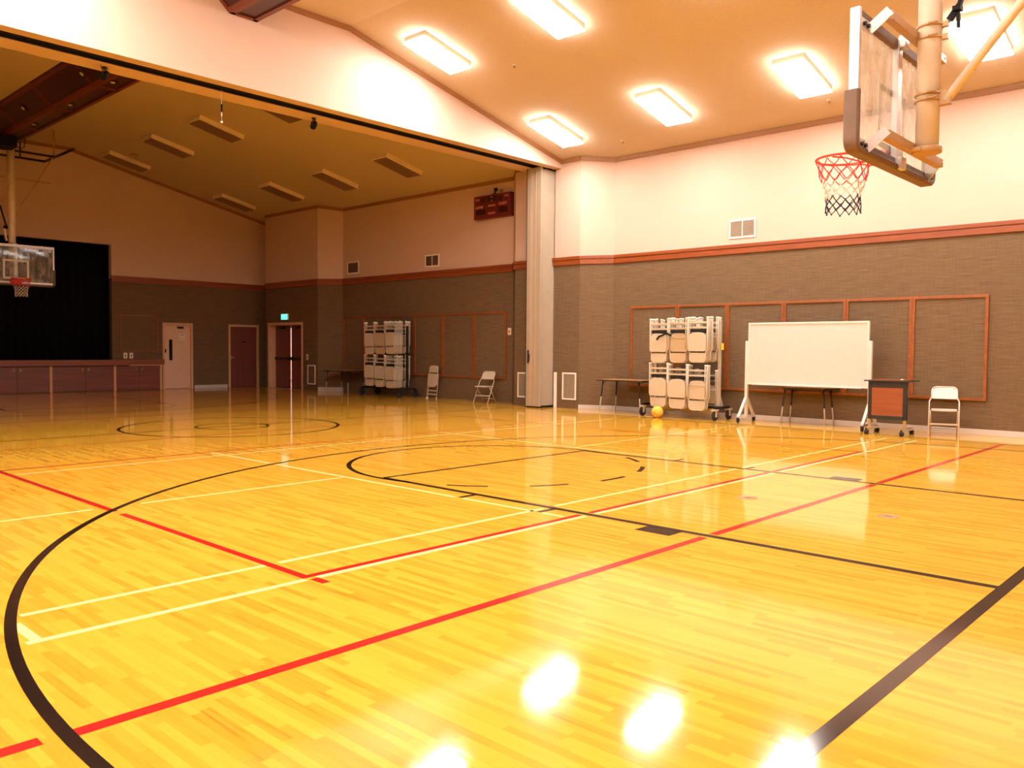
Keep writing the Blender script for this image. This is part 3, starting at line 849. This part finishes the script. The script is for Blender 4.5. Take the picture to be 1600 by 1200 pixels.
# ---------------------------------------------------------------- stage
st = thing('stage', 'raised wooden stage with dark cupboard front and thick nosing', 'stage', (XF, 0, 0))
mb = MB().box(-2.8, 0.0, SY0, SY1, .80, .90); mb.build('stage_floor', M_stage_wood, st)
mb = MB().box(0.0, .16, SY0, 3.52, .775, .955); mb.box(0.002, .10, 3.52, D1[0] - .03, .80, .965); mb.build('nosing', M_stage_nose, st, bevel=0.01)
mb = MB().box(0.002, .075, 3.53, D1[0] - .05, .768, .80); mb.build('ledge_strip', M_stage_post, st)
posts = [-3.3, -.52, 1.29, 3.10, 4.53]
for y in posts: MB().box(.002, .055, y - .035, y + .035, 0.0, .775).build('post', M_stage_post, st)
hs = {1: (.32, .50), 2: (2.15, 2.31), 3: (3.76, 3.94)}
for i in range(4):
    y0, y1 = posts[i] + .036, posts[i+1] - .036
    mid = {0: -1.9, 1: .41, 2: 2.25, 3: 3.85}[i]
    for a, b, s in ((y0, mid - .004, 1), (mid + .004, y1, 0)):
        o = MB().box(.002, .035, a, b, .02, .765).build('cupboard_door', M_stage_wood, st, bevel=0.003)
        hy = mid - .085 if s else mid + .085
        mb = MB().box(.035, .05, hy - .02, hy + .02, .62, .70); mb.tube([(.05, hy, .63), (.07, hy, .64), (.07, hy, .68), (.05, hy, .69)], .006, 6)
        mb.build('pull', M_brass, o)
# curtain in the opening
cur = MB(); pts = []
n = 160
for i in range(n + 1):
    y = SY0 - .2 + (SY1 - SY0 + .4) * i / n
    pts.append((XF - .55 + .06 * sin(i * 1.15) + .02 * sin(i * .37), y))
vs = [(x, y, .905) for x, y in pts] + [(x, y, 4.7) for x, y in pts] + [(x - .03, y, .905) for x, y in pts] + [(x - .03, y, 4.7) for x, y in pts]
k = n + 1
fs = []
for i in range(n):
    fs += [(i, i+1, k+i+1, k+i), (2*k+i+1, 2*k+i, 3*k+i, 3*k+i+1), (k+i, k+i+1, 3*k+i+1, 3*k+i), (i+1, i, 2*k+i, 2*k+i+1)]
cur.add(vs, fs, 0, True)
tag(cur.build('stage_curtain', M_curtain), 'black curtain hanging across the dark stage opening', 'curtain')
mb = MB(); mb.box(XF - 2.9, XF - 2.8, SY0 - .4, SY1 + .4, 0, 5); mb.box(XF - 2.9, XF - .2, SY0 - .5, SY0 - .4, 0, 5); mb.box(XF - 2.9, XF - .2, SY1 + .4, SY1 + .5, 0, 5); mb.box(XF - 2.9, XF - .2, SY0 - .5, SY1 + .5, 4.9, 5)
mb.build('wall_stage', M_curtain, kind='structure')

# ---------------------------------------------------------------- basketball hoops
def pad_path():
    pts = []
    ro = 0.10; yb, zb, zt = 0.94, 2.885, 3.345
    pts.append((-yb, zt)); pts.append((-yb, zb + ro))
    for i in range(1, 9):
        a = pi + (pi/2) * i / 8; pts.append((-yb + ro + ro*cos(a), zb + ro + ro*sin(a)))
    for i in range(0, 9):
        a = 3*pi/2 + (pi/2) * i / 8; pts.append((yb - ro + ro*cos(a), zb + ro + ro*sin(a)))
    pts.append((yb, zt))
    return pts
def sweep_rect(path, x0, x1, th):
    """rectangular padding: path in y-z, section x0..x1 by th (inward)"""
    mb = MB(); n = len(path); vs = []
    for i, (y, z) in enumerate(path):
        a = Vector(path[max(i-1, 0)]); b = Vector(path[min(i+1, n-1)])
        t = (b - a).normalized(); nn = Vector((-t.y, t.x))          # inward (left of travel)
        o = Vector((y, z)); q = o + nn * th
        c = 0.014
        for x, p in ((x0 + c, o), (x1 - c, o), (x1, o + nn*c), (x1, q - nn*c), (x1 - c, q), (x0 + c, q), (x0, q - nn*c), (x0, o + nn*c)):
            vs.append((x, p.x, p.y))
    fs = []
    for i in range(n - 1):
        for j in range(8):
            j2 = (j + 1) % 8
            fs.append((8*i + j, 8*i + j2, 8*(i+1) + j2, 8*(i+1) + j))
    fs.append(tuple(reversed(range(8)))); fs.append(tuple(range(8*(n-1), 8*n)))
    mb.add(vs, fs)
    return mb

def make_hoop(name, label, loc, rotz, near):
    t = thing(name, label, 'basketball hoop', loc, (0, 0, rotz))
    g = MB().box(0.002, .014, -.89, .89, 2.92, 3.93).build('glass_backboard', M_glass, t)
    f = MB(); d = .075
    for y0, y1 in ((-.925, -.885), (.885, .925)):
        MB().box(0, d, y0, y1, 2.985, 3.955).build('side_channel', M_alu, t, bevel=0.004)
    for z0, z1 in ((3.885, 3.955), (2.90, 2.99)):
        MB().box(0, d - .02, -.885, .885, z0, z1).build('edge_channel', M_pad_and_shade if near else M_alu, t, bevel=0.004)  # near aluminium channels take the padding brown, painting in the frame's shade
    sweep_rect(pad_path(), -.03, .085, .055).build('edge_padding', M_pad_and_shade, t)
    MB().box(.016, .065, -.045, .045, 2.90, 3.96).build('mullion', M_alu, t, bevel=0.004)
    mb = MB()
    for y0, y1, z0, z1 in ((-.305, .305, 3.505, 3.555), (-.305, .305, 3.05, 3.10), (-.305, -.255, 3.10, 3.505), (.255, .305, 3.10, 3.505)): mb.box(-.002, .0015, y0, y1, z0, z1)
    mb.build('target_square', M_board_paint, t)
    # clips at the ends of the mullion
    for z in (2.94, 3.93):
        MB().box(.06, .115, -.05, .05, z - .05, z + .05).build('mullion_clip', M_alu, t, bevel=0.006)
    for z in (3.04, 3.935):
        o = MB().box(.15, .215, -.66, .69, z - .035, z + .035).build('crossbar', M_hoop_tan, t, bevel=0.004)
        for s in (-1, 1):
            y = s * .67
            mb = MB()
            mb.obox((.062, y + s*.20, z - .085), (.062, y + s*.05, z - .085), .012, .085)
            mb.obox((.066, y + s*.055, z - .105), (.20, y - s*.005, z + .03), .010, .075)
            mb.build('bracket', M_alu, o)
            mb = MB()
            for q in (.09, .16): mb.cyl((.066, y + s*q, z - .085), (.09, y + s*q, z - .085), .016, 8)
            mb.build('bolt', M_dark_metal, o)
    zt = 6.728 - loc[2]
    zc = ceil_z(0) - loc[2]
    mx, mr = .285, .088
    MB().cyl((mx, 0, 3.03), (mx, 0, zt), mr, 32).build('mast', M_hoop_cream, t)
    mb = MB().cyl((mx, 0, 2.995), (mx, 0, 3.04), mr + .025, 32); mb.box(.20, .28, -.13, .13, 3.0, 3.03); mb.build('mast_flange', M_hoop_tan, t, bevel=0.004)
    for z, r in ((3.41, .012), (3.46, .012), (3.90, .009), (4.0, .009)):
        mb = MB().torus((mx, 0, z), mr + .005, r, n=32, k=6)
        mb.box(mx + mr - .0, mx + mr + .05, -.02, .02, z - .02, z + .02)
        mb.cyl((mx + .02, -mr - .03, z), (mx + .09, -mr - .02, z), .008, 6)
        mb.build('pipe_clamp', M_hoop_tan, t)
    if near:
        b0, b1 = Vector((mx + .13, 0, 3.39)), Vector((3.07, 0, 6.69))
        MB().cyl(b0, b1, .036, 20).build('brace', M_hoop_cream, t)
        mb = MB().box(mx + .07, mx + .17, -.03, .03, 3.36, 3.46); mb.box(mx + .3, mx + .33, -.02, .06, 3.60, 3.66); mb.build('brace_clevis', M_hoop_tan, t, bevel=0.004)
        off = Vector((.10, .05, -.05))
        MB().cyl(b0 + (b1 - b0)*.22 + off, b1 + off, .0035, 6).build('cable', M_dark_metal, t)
        # black safety strap hooked to the mast
        s = MB(); s.obox((mx + .21, .02, 4.13), (mx + .135, .02, 4.03), .035, .045); s.obox((mx + .20, .02, 4.07), (mx + .205, .02, 3.955), .03, .025); s.obox((mx + .205, .02, 4.12), (mx + .25, .02, 4.30), .04, .03); s.box(mx + .165, mx + .225, -.02, .05, 4.085, 4.12)
        s.build('safety_strap', M_black, t)
        mb = MB().tube([(mx + .08, .02, 3.98), (mx + .10, .02, 3.985), (mx + .15, .02, 4.03)], .006, 6); mb.build('strap_hook', M_dark_metal, t)
    else:
        zz = 5.70
        MB().cyl((mx, -.95, zz), (mx, .95, zz), .022, 10).build('spreader_bar', M_hoop_tan, t)
        mb = MB()
        for s in (-1, 1):
            mb.tube([(mx, s*.09, 4.72), (mx, s*.24, 5.05), (mx, s*.62, 5.69), (mx, s*1.0, 6.38), (mx, s*1.05, 6.55)], .016, 8)
            mb.cyl((mx, s*.24, 5.05), (mx, s*.12, 5.19), .012, 8)
            mb.cyl((mx, s*1.05, 6.5), (mx, s*1.05, zc), .018, 8)
            mb.cyl((mx - 0.0, s*1.05, 6.75), (mx - .12, s*1.02, 6.45), .012, 8)
        mb.build('sway_brace', M_hoop_tan, t)
        mb = MB()
        for s in (-1, 1): mb.cyl((-1.1, s*1.06, 6.42), (1.1, s*1.06, 6.42), .035, 10)
        mb.cyl((mx, -1.06, 6.43), (mx, 1.06, 6.43), .03, 10); mb.cyl((1.05, -1.06, 6.42), (1.05, 1.06, 6.42), .03, 10)
        for s in (-1, 1):
            mb.cyl((1.05, s*.45, 6.42), (1.05, s*.45, zt + .25), .02, 8)
        mb.build('ceiling_frame', M_dark_metal, t)
        s = MB().obox((mx - .05, .28, 4.95), (mx - .05, .14, 4.40), .05, .03); s.box(mx - .1, mx, .12, .20, 4.36, 4.44); s.build('safety_strap', M_black, t)
        MB().obox((mx - .05, .20, 4.36), (mx - .03, .14, 4.05), .05, .04).build('strap_tail', M_hoop_cream, t)
    # rim
    rc = (-.385, 0, 3.048); R = .2286
    rb = MB().torus(rc, R, .010, n=48, k=8)
    rb.prism([(-.16, -.10, 3.043), (-.03, -.12, 3.043), (-.03, .12, 3.043), (-.16, .10, 3.043)], (0, 0, .008))
    rb.box(-.035, -.002, -.10, .10, 2.93, 3.06)
    for s in (-1, 1):
        rb.tube([(-.03, s*.09, 2.965), (-.20, s*.09, 2.985), (-.30, s*.16, 3.02), (-.40, s*.215, 3.036)], .007, 6)
    for i in range(12):
        a = 2*pi*(i + .5)/12
        rb.tube([(rc[0] + (R-.0)*cos(a - .06), R*sin(a - .06), 3.042), (rc[0] + (R)*cos(a), R*sin(a), 3.022), (rc[0] + R*cos(a + .06), R*sin(a + .06), 3.042)], .0035, 5)
    ro = rb.build('rim', M_rim, t)
    if not near:
        MB().box(-.045, .0, -.12, .14, 2.92, 3.05).build('rim_plate', M_rim, ro)
    # net
    lev = [(0.222, 0.0), (.208, -.06), (.192, -.12), (.174, -.17), (.157, -.215), (.147, -.255), (.142, -.295), (.14, -.335), (.142, -.37), (.146, -.415)]
    kk = 0.82 if near else 0.95
    def node(l, i):
        r, z = lev[l]; a = 2*pi*(i + .5 + (.5 if l % 2 else 0))/12
        rnd = random.Random(l * 31 + (i % 12) * 7)
        return Vector((rc[0] + (r + rnd.uniform(-.008, .008))*cos(a), (r + rnd.uniform(-.008, .008))*sin(a), 3.03 + z * 1.06 + rnd.uniform(-.008, .008)))
    for nm, mat, lo, hi in (('red_net_band', M_net_red, 0, 3), ('white_net_band', M_net_white, 3, 6), ('blue_net_band', M_net_blue, 6, 9)):
        if not near: mat = M_net_red if lo == 0 else M_net_white
        mb = MB()
        for l in range(lo, hi):
            for i in range(12):
                a = node(l, i)
                for b in ((node(l+1, i), node(l+1, (i - 1) % 12)) if l % 2 == 0 else (node(l+1, i), node(l+1, (i + 1) % 12))):
                    mid = (a + b)/2; mid.z -= .004
                    mb.tube([a, mid, b], .0042 if near else .0048, 5)
        if hi == 9:
            for i in range(12):
                a = node(9, i)
                mb.sphere(a, .008, 8, 6)
        mb.build(nm, mat, ro)
    return t
make_hoop('basketball_hoop', 'near glass backboard on a cream mast, seen from behind, tricolour net', (11.045, .05, 0), 0, True)
make_hoop('basketball_hoop', 'distant glass backboard and orange rim in front of the black stage', (-10.79, -.17, .05), pi, False)
t = thing('hanging_speaker', 'black speaker box slung under the stage end of the dark beam', 'speaker', (-10.70, -.32, 6.44))
MB().box(-.25, .25, -.35, .13, 0, .27).build('cabinet', M_black, t, bevel=0.01)
MB().tube([(.1, .14, .05), (.1, .25, .0), (.1, .33, .06), (.1, .35, .3), (.1, .35, .7)], .012, 6).build('cable', M_dark_metal, t)

# ---------------------------------------------------------------- spot lights and cord on the header soffit
def spot(x, y, yaw, label):
    t = thing('spotlight', label, 'spotlight', (x, y, HZ), (0, 0, yaw), 'spotlights under the header')
    mb = MB().box(-.03, .03, -.03, .03, -.03, 0); mb.tube([(0, -.05, -.16), (0, -.05, -.08), (0, 0, -.03), (0, .05, -.08), (0, .05, -.16)], .008, 6); mb.build('yoke', M_dark_metal, t)
    a = Vector((-.055, 0, -.08)); b = Vector((.06, 0, -.18))
    MB().cyl(a, b, .05, 16, r2=.055).build('lamp_can', M_black, t)
    MB().tube([(.10, 0, -.0), (.115, .02, -.06), (.10, .03, -.13), (.06, .02, -.17)], .005, 6).build('cord', M_dark_metal, t)
spot(.20, -2.10, -.9, 'small black spotlight under the header in front of the dark beam')
spot(.20, 1.62, -.9, 'small black spotlight under the header near the unlit lights')
t = thing('pull_cord', 'thin pull cord with black switch hanging from the header slot', 'cord', (.5, -.36, HZ))
MB().cyl((0,0,.06), (0,0,-.52), .003, 6).build('string', M_tip, t)
MB().cyl((0,0,-.24), (0,0,-.36), .016, 10, r2=.012).build('switch', M_black, t)
mb = MB().cyl((0,0,-.38), (0,0,-.44), .010, 8); mb.sphere((0,0,-.53), .022, 12, 8); mb.build('weight', M_tip, t)
MB().box(-.03, .03, -.03, .03, -.02, .06).build('hook', M_dark_metal, t)

# ---------------------------------------------------------------- floor sockets
for x, y, lb in ((9.86, -.03, 'round floor socket cover between the red lines'), (11.12, .01, 'round floor socket cover nearer the baseline')):
    t = thing('floor_socket', lb, 'floor socket', (x, y, 0), group='floor socket covers')
    MB().cyl((0,0,0), (0,0,.0016), .085, 28).build('cover', simple('worn_wood_cover', (.34, .15, .04), .5, var=.2, scale=20), t)
    MB().torus((0,0,.0012), .085, .004, n=32, k=5).build('ring', M_brass, t)
    mb = MB().box(-.03, .03, -.008, .008, .0014, .003); mb.build('latch', M_dark_metal, t)

# ---------------------------------------------------------------- folding chairs
def rounded(w, h, r_bot, r_top, n=6):
    """outline in x-z, centred in x, z from 0 to h"""
    p = []
    def corner(cx, cz, r, a0):
        for i in range(n + 1):
            a = a0 + (pi/2) * i / n; p.append((cx + r*cos(a), cz + r*sin(a)))
    corner(w/2 - r_bot, r_bot, r_bot, -pi/2); corner(w/2 - r_top, h - r_top, r_top, 0)
    corner(-w/2 + r_top, h - r_top, r_top, pi/2); corner(-w/2 + r_bot, r_bot, r_bot, pi)
    return p
def arch_frame(w, y, z0, h, sh, r=.011, tips=True):
    """inverted U of a folding chair: feet at z0, shoulders at sh, arched top at h"""
    wn = w - .035
    pts = [(-w, y, z0), (-w, y, sh), (-wn, y, sh + .075), (-wn, y, h - .08)]
    for i in range(1, 7):
        a = pi - (pi/2)*i/6; pts.append((-wn + .075 + .075*cos(a), y, h - .08 + .075*sin(a)))
    for i in range(0, 7):
        a = pi/2 - (pi/2)*i/6; pts.append((wn - .075 + .075*cos(a), y, h - .08 + .075*sin(a)))
    pts += [(wn, y, sh + .075), (w, y, sh), (w, y, z0)]
    mb = MB().tube(pts, r, 8)
    if tips:
        for s in (-1, 1): mb.cyl((s*w, y, z0 - .004), (s*w, y, z0 + .028), r + .004, 8, mat=1)
    return mb
def folded_chair(label, col, loc, rot, group):
    t = thing('folding_chair', label, 'folding chair', loc, rot, group)
    arch_frame(.215, 0, .004, .905, .635).build('front_frame', [col, M_tip], t)
    mb = MB().tube([(-.19, .02, .02), (-.19, .02, .64)], .010, 8); mb.tube([(.19, .02, .02), (.19, .02, .64)], .010, 8); mb.cyl((-.19, .022, .40), (.19, .022, .40), .010, 8)
    for s in (-1, 1): mb.cyl((s*.19, .02, .0), (s*.19, .02, .03), .014, 8, mat=1)
    mb.build('rear_frame', [col, M_tip], t)
    for z in (.115, .215): MB().box(-.212, .212, -.006, .006, z - .016, z + .016).build('rail', col, t, bevel=0.003)
    seat = rounded(.40, .375, .13, .05)
    mb = MB().prism([(x, -.028, z + .31) for x, z in seat], (0, .018, 0)); mb.build('seat', col, t, bevel=0.005)
    bk = rounded(.365, .185, .03, .105)
    mb = MB().prism([(x, -.010, z + .715) for x, z in bk], (0, .016, 0)); mb.build('backrest', col, t, bevel=0.004)
    return t
UPS = (0, pi, 0)            # hung upside down, seat facing the room
REV = (0, pi, pi)           # hung the other way round
proto = {}
def chair(kind, label, loc, rot, group):
    col = M_chair if kind == 'beige' else M_chair_tan
    if kind not in proto:
        proto[kind] = folded_chair(label, col, loc, rot, group)
        return proto[kind]
    return dup(proto[kind], loc, rot, label, group)

ordinal = ['front', 'second', 'third', 'fourth', 'fifth', 'sixth', 'seventh', 'eighth', 'ninth']
KINDW = {(1, 'upper', 0): 'tan reversed folded chair', (2, 'lower', 0): 'reversed folded chair', (0, 'upper', 0): 'strap-draped folded chair'}
def chair_rack(x0, y0, zt, zb, pitch, where, lit, stacks, order):
    colname = ['left', 'middle', 'right']
    for (row, col), (nf, nb) in stacks.items():
        z = zt if row == 'upper' else zb
        jit = {('upper', 0): 0.0, ('upper', 1): .01, ('upper', 2): .02, ('lower', 0): .0, ('lower', 1): -.015, ('lower', 2): -.03}[(row, col)]
        for k in range(nf + nb):
            back = k >= nf
            y = y0 + (.052 * k if not back else .41 + .058 * (k - nf))
            rev = back or (k == 0 and (row, col) in order)
            dz = jit + (random.uniform(-.012, .012) if k else 0)
            if lit and row == 'lower' and back: dz = jit - .10
            x = x0 + pitch * (col + .5) + (random.uniform(-.006, .006) if k else 0)
            lb = f'{KINDW[col, row, k] if lit and (col, row, k) in KINDW else "beige folded chair"}, {ordinal[k]} in the {row} {colname[col]} stack of the rack {where}'
            chair('tan' if (col == 1 and row == 'upper' and k == 0) else 'beige', lb, (x, y, z + dz), REV if rev else UPS, f'folding chairs on the rack {where}')

L_ST = {('upper', 0): (5, 3), ('upper', 1): (5, 3), ('upper', 2): (5, 3), ('lower', 0): (3, 2), ('lower', 1): (3, 2), ('lower', 2): (3, 3)}
chair_rack(3.83, 7.33, 2.03, 1.125, .452, 'beside the whiteboard', True, L_ST, {('upper', 1), ('lower', 2)})
D_ST = {('upper', 0): (2, 0), ('upper', 1): (2, 0), ('upper', 2): (6, 3), ('lower', 0): (2, 0), ('lower', 1): (2, 0), ('lower', 2): (6, 3)}
chair_rack(-5.97, 7.38, 2.11, 1.205, .478, 'in the dark half', False, D_ST, set())

def rack(x0, x1, y0, y1, label, zt, post_mat, lit, cols, rows, yf):
    t = thing('chair_rack', label, 'chair rack', ((x0 + x1)/2, (y0 + y1)/2, 0))
    w, d = (x1 - x0)/2, (y1 - y0)/2
    mb = MB().obox((-w - .02, -.0, .245), (w + .02, 0, .245), .07, .05)
    for s in (-1, 1):
        mb.obox((s*w, -d, .245), (s*w, d, .245), .05, .05)
    mb.build('base_frame', M_dark_metal, t)
    for s in (-1, 1):
        pm = MB().obox((s*(w - .10), .06, .2), (s*(w - .10), .06, zt), .05, .05)
        pm.build('upright', post_mat, t)
        if lit: MB().prism([(s*(w - .10) - .02, -.0, .25), (s*(w - .10) - .02, .22, .25), (s*(w - .10) - .02, .06, .55)], (.04, 0, 0)).build('gusset', post_mat, t)
    cx, cy = (x0 + x1)/2, (y0 + y1)/2
    for zr, js, zb2 in rows:
        for c, j in zip(cols, js):
            MB().box(c - cx - .172, c - cx + .172, yf - cy - .004, yf - cy + .37, zr + j - .298, zr + j - .246).build('hanging_arm', M_dark_metal, t)
        MB().obox((-w + .12, .055, zr - .33), (w - .12, .055, zr - .33), .03, .04).build('cross_bar', M_dark_metal, t)
    for sx in (-1, 1):
        for sy in (-1, 1):
            c = MB().cyl((sx*w - .02, sy*d, .095), (sx*w + .02, sy*d, .095), .095, 24)
            o = c.build('caster_wheel', M_rubber, t)
            f = MB().box(sx*w - .04, sx*w - .024, sy*d - .025, sy*d + .025, .07, .21); f.box(sx*w + .024, sx*w + .04, sy*d - .025, sy*d + .025, .07, .21)
            f.box(sx*w - .06, sx*w + .06, sy*d - .05, sy*d + .05, .19, .222)
            f.build('caster_fork', M_chair if lit else M_dark_metal, o)
    return t
rk = rack(3.60, 5.30, 7.45, 8.00, 'wheeled rack of upside-down folding chairs on the bright wall', 1.98, M_chair, True, [3.83 + .452*(i + .5) for i in range(3)], [(2.03, (0, .01, .02), 0), (1.125, (0, -.015, -.03), -.1)], 7.33)
tag(MB().box(5.27, 5.285, 7.72, 7.79, 1.40, 1.53).build('yellow_tag', M_tag), 'bright yellow tag hanging on the end of the chair rack', 'tag')
rack(-6.15, -4.42, 7.45, 8.00, 'wheeled rack of folding chairs in the dark half', 2.0, M_dark_metal, False, [-5.97 + .478*(i + .5) for i in range(3)], [(2.11, (0, .01, .02), 0), (1.205, (0, -.015, -.03), 0)], 7.38)
mb = MB(); mb.tube([(4.03, 7.285, 1.60), (4.09, 7.275, 1.66), (4.18, 7.27, 1.685), (4.26, 7.275, 1.735), (4.30, 7.28, 1.72), (4.33, 7.285, 1.695), (4.37, 7.295, 1.68)], .018, 8)
tag(mb.build('black_strap', M_black), 'black strap lying across the upper left seat of the rack', 'strap')

# open chairs
def open_chair(label, loc, rotz, mat):
    t = thing('folding_chair', label, 'folding chair', loc, (0, 0, rotz))
    lean = -.16     # the long frame leans back towards +y as it rises
    def P(x, s): return (x, -.20 + s * .40, s * .80)
    w, wn = .222, .19
    pts = [P(-w, .0), P(-w, .70), P(-wn, .78), P(-wn, .91)]
    for i in range(1, 6):
        a = pi - (pi/2)*i/5; pts.append(P(-wn + .07 + .07*cos(a), .91 + .09*sin(a)))
    for i in range(0, 6):
        a = pi/2 - (pi/2)*i/5; pts.append(P(wn - .07 + .07*cos(a), .91 + .09*sin(a)))
    pts += [P(wn, .78), P(w, .70), P(w, .0)]
    MB().tube(pts, .0115, 8).build('front_frame', mat, t)
    o = MB(); bk = rounded(.375, .185, .02, .085)
    q = [Vector(P(x, (z + .605) / .80)) for x, z in bk]
    o.prism(q, (0, .014, -.006)).build('backrest', mat, t, bevel=0.004)
    seat = rounded(.39, .39, .12, .05)
    MB().prism([(x, -.26 + z, .415) for x, z in seat], (0, 0, .022)).build('seat', mat, t, bevel=0.006)
    mb = MB()
    for s in (-1, 1): mb.tube([(s*.20, -.08, .41), (s*.20, .22, .0)], .0105, 8)
    mb.cyl((-.20, .14, .11), (.20, .14, .11), .009, 8)
    mb.build('rear_frame', mat, t)
    MB().obox(P(-w, .24), P(w, .24), .018, .028).build('rail', mat, t)
    return t
open_chair('single off-white folding chair standing open beside the lectern', (9.36, 7.80, 0), 0.27, M_open_chair)
open_chair('tan folding chair standing open by the dark wall next to the partition', (-1.40, 7.75, 0), 0.15, M_chair)
c = dup(proto['beige'], (-3.76, 8.02, 0.0), (-.10, 0, -.04), 'folded beige chair leaning upright against the dark wall', 'loose chairs'); del c['group']

# ---------------------------------------------------------------- basketball
t = tag(MB().sphere((0,0,0), .12, 32, 18).build('basketball', M_ball), 'yellow basketball on the floor under the chair rack', 'basketball')
t.location = (4.13, 7.20, .121); t.rotation_euler = (.5, .3, .8)
mb = MB().torus((0,0,0), .1195, .003, 'z', 40, 5); mb.torus((0,0,0), .1195, .003, 'x', 40, 5)
for s in (-1, 1):
    pts = []
    for i in range(40):
        a = 2*pi*i/40; v = Vector((.075*cos(a), s*(.075 + .025*cos(2*a)), .095*sin(a))).normalized() * .1195; pts.append(v)
    mb.tube(pts, .003, 5, closed=True)
mb.build('seams', M_ball_seam, t)

# ---------------------------------------------------------------- whiteboard on a wheeled stand
t = thing('whiteboard', 'large blank whiteboard on a wheeled stand in front of the pin boards', 'whiteboard', (7.0, 7.72, 0))
z0, z1, w = .735, 1.925, 1.145
MB().box(-w + .03, w - .03, -.012, .012, z0 + .03, z1 - .03).build('writing_surface', M_white_board, t)
mb = MB().box(-w, w, -.022, .022, z0, z0 + .035); mb.box(-w, w, -.022, .022, z1 - .035, z1); mb.box(-w, -w + .035, -.022, .022, z0 + .035, z1 - .035); mb.box(w - .035, w, -.022, .022, z0 + .035, z1 - .035)
mb.build('board_frame', M_white_metal, t, bevel=0.004)
mb = MB().box(-w + .1, w - .1, -.07, -.02, z0 - .004, z0 + .008); mb.build('pen_tray', M_white_metal, t)
mb = MB()
for x, z in ((-w + .10, 1.80), (-w + .11, 1.74), (-w + .10, 1.24)): mb.box(x - .01, x + .01, -.0135, -.012, z - .007, z + .007)
mb.build('smudge_marks', simple('grey_marker_smudge', (.35, .31, .22), .6), t)
for s in (-1, 1):
    x = s * (w + .028)
    MB().box(x - .027, x + .027, -.03, .03, .09, 1.575).build('post', M_white_metal, t, bevel=0.004)
    MB().obox((x, -.33, .105), (x, .33, .105), .05, .045).build('foot', M_white_metal, t)
    for q in (-1, 1):
        MB().obox((x, q*.30, .12), (x, q*.03, .46), .05, .035).build('strut', M_white_metal, t)
        o = MB().cyl((x - .014, q*.32, .046), (x + .014, q*.32, .046), .046, 20).build('caster_wheel', M_rubber, t)
        MB().box(x - .024, x + .024, q*.32 - .02, q*.32 + .02, .06, .10).build('caster_fork', M_dark_metal, o)

# ---------------------------------------------------------------- activity tables
def table(label, loc, w, d, h, top_in=0.0, rz=0.0):
    t = thing('activity_table', label, 'table', loc, (0, 0, rz))
    top = [(-w + top_in, -d), (w - top_in, -d), (w, d), (-w, d)]
    MB().prism([(x, y, h - .004) for x, y in top], (0, 0, .004)).build('table_top', M_table_top, t)
    MB().prism([(x, y, h - .034) for x, y in top], (0, 0, .030)).build('edge_band', M_dark_table, t)
    for sx in (-1, 1):
        for sy in (-1, 1):
            a = Vector((sx*(w - .14), sy*(d - .08), h - .03)); b = Vector((sx*(w - .08), sy*(d - .04), 0.0)); m_ = a.lerp(b, .5)
            o = MB().cyl(a, m_, .017, 12).build('leg', M_dark_table, t)
            mb = MB().cyl(m_ + (a - m_)*.05, b + Vector((0,0,.012)), .0125, 12); mb.build('leg_insert', M_leg_metal, o)
            MB().cyl(b + Vector((0,0,.012)), b, .018, 12).build('foot_glide', M_leg_metal, o)
            q = a.lerp(b, .12); MB().tube([q, (q.x - sx*.06, q.y, h - .06), (q.x - sx*.10, q.y, h - .034)], .008, 6).build('leg_brace', M_dark_table, o)
    return t
table('low black-edged table left of the bright chair rack', (2.92, 7.86, 0), .62, .34, .728, .02)
table('low black-edged table pushed under the whiteboard', (6.92, 8.02, 0), .51, .24, .70, .10)
table('low dark table left of the chair rack in the dark half', (-7.42, 7.75, 0), .66, .34, .70, .02)

# ---------------------------------------------------------------- lectern
t = thing('lectern', 'black lectern with cherry wood front panel on wheeled feet', 'lectern', (8.64, 7.42, 0))
MB().box(-.37, .37, -.26, .26, .885, .907).build('top_board', M_dark_table, t, bevel=0.004)
MB().prism([(-.27, -.16, .907), (.27, -.16, .907), (.27, .2, .907), (-.27, .2, .907)], (0, 0, .012)).build('reading_surface', M_lect_wood, t)
mb = MB().box(-.31, -.255, -.215, -.13, .25, .885); mb.box(.255, .31, -.215, -.13, .25, .885); mb.box(-.255, .255, -.215, -.14, .25, .315); mb.box(-.255, .255, -.215, -.14, .785, .885)
mb.build('case', M_dark_table, t, bevel=0.004)
MB().box(-.255, .255, -.205, -.165, .315, .785).build('front_panel', M_lect_wood, t)
mb = MB(); rr = random.Random(3)
x = -.22
while x < .22:
    if rr.random() < .2: x += .03; continue
    h = rr.uniform(.014, .034)
    mb.tube([(x, -.2155, .82), (x + .006, -.2155, .82 + h), (x + .013, -.2155, .82 + h*.4), (x + .017, -.2155, .819)], .0025, 4)
    x += .022
mb.build('scrawl', M_faint, t)
for s in (-1, 1):
    MB().box(s*.283 - .022, s*.283 + .022, -.20, -.15, .09, .26).build('column', M_chrome, t)
    o = MB().obox((s*.283, -.34, .09), (s*.283, .20, .09), .05, .04).build('foot', M_chrome, t)
    for q in (-1, 1):
        MB().cyl((s*.283 - .03, q*.25 - .07, .035), (s*.283 + .03, q*.25 - .07, .035), .035, 16).build('caster_wheel', M_rubber, o)
        MB().box(s*.283 - .014, s*.283 + .014, q*.25 - .09, q*.25 - .05, .03, .10).build('caster_fork', M_dark_metal, o)
MB().cyl((.16, -.05, .919), (.20, -.05, .919), .012, 10).build('knob', M_tip, t)
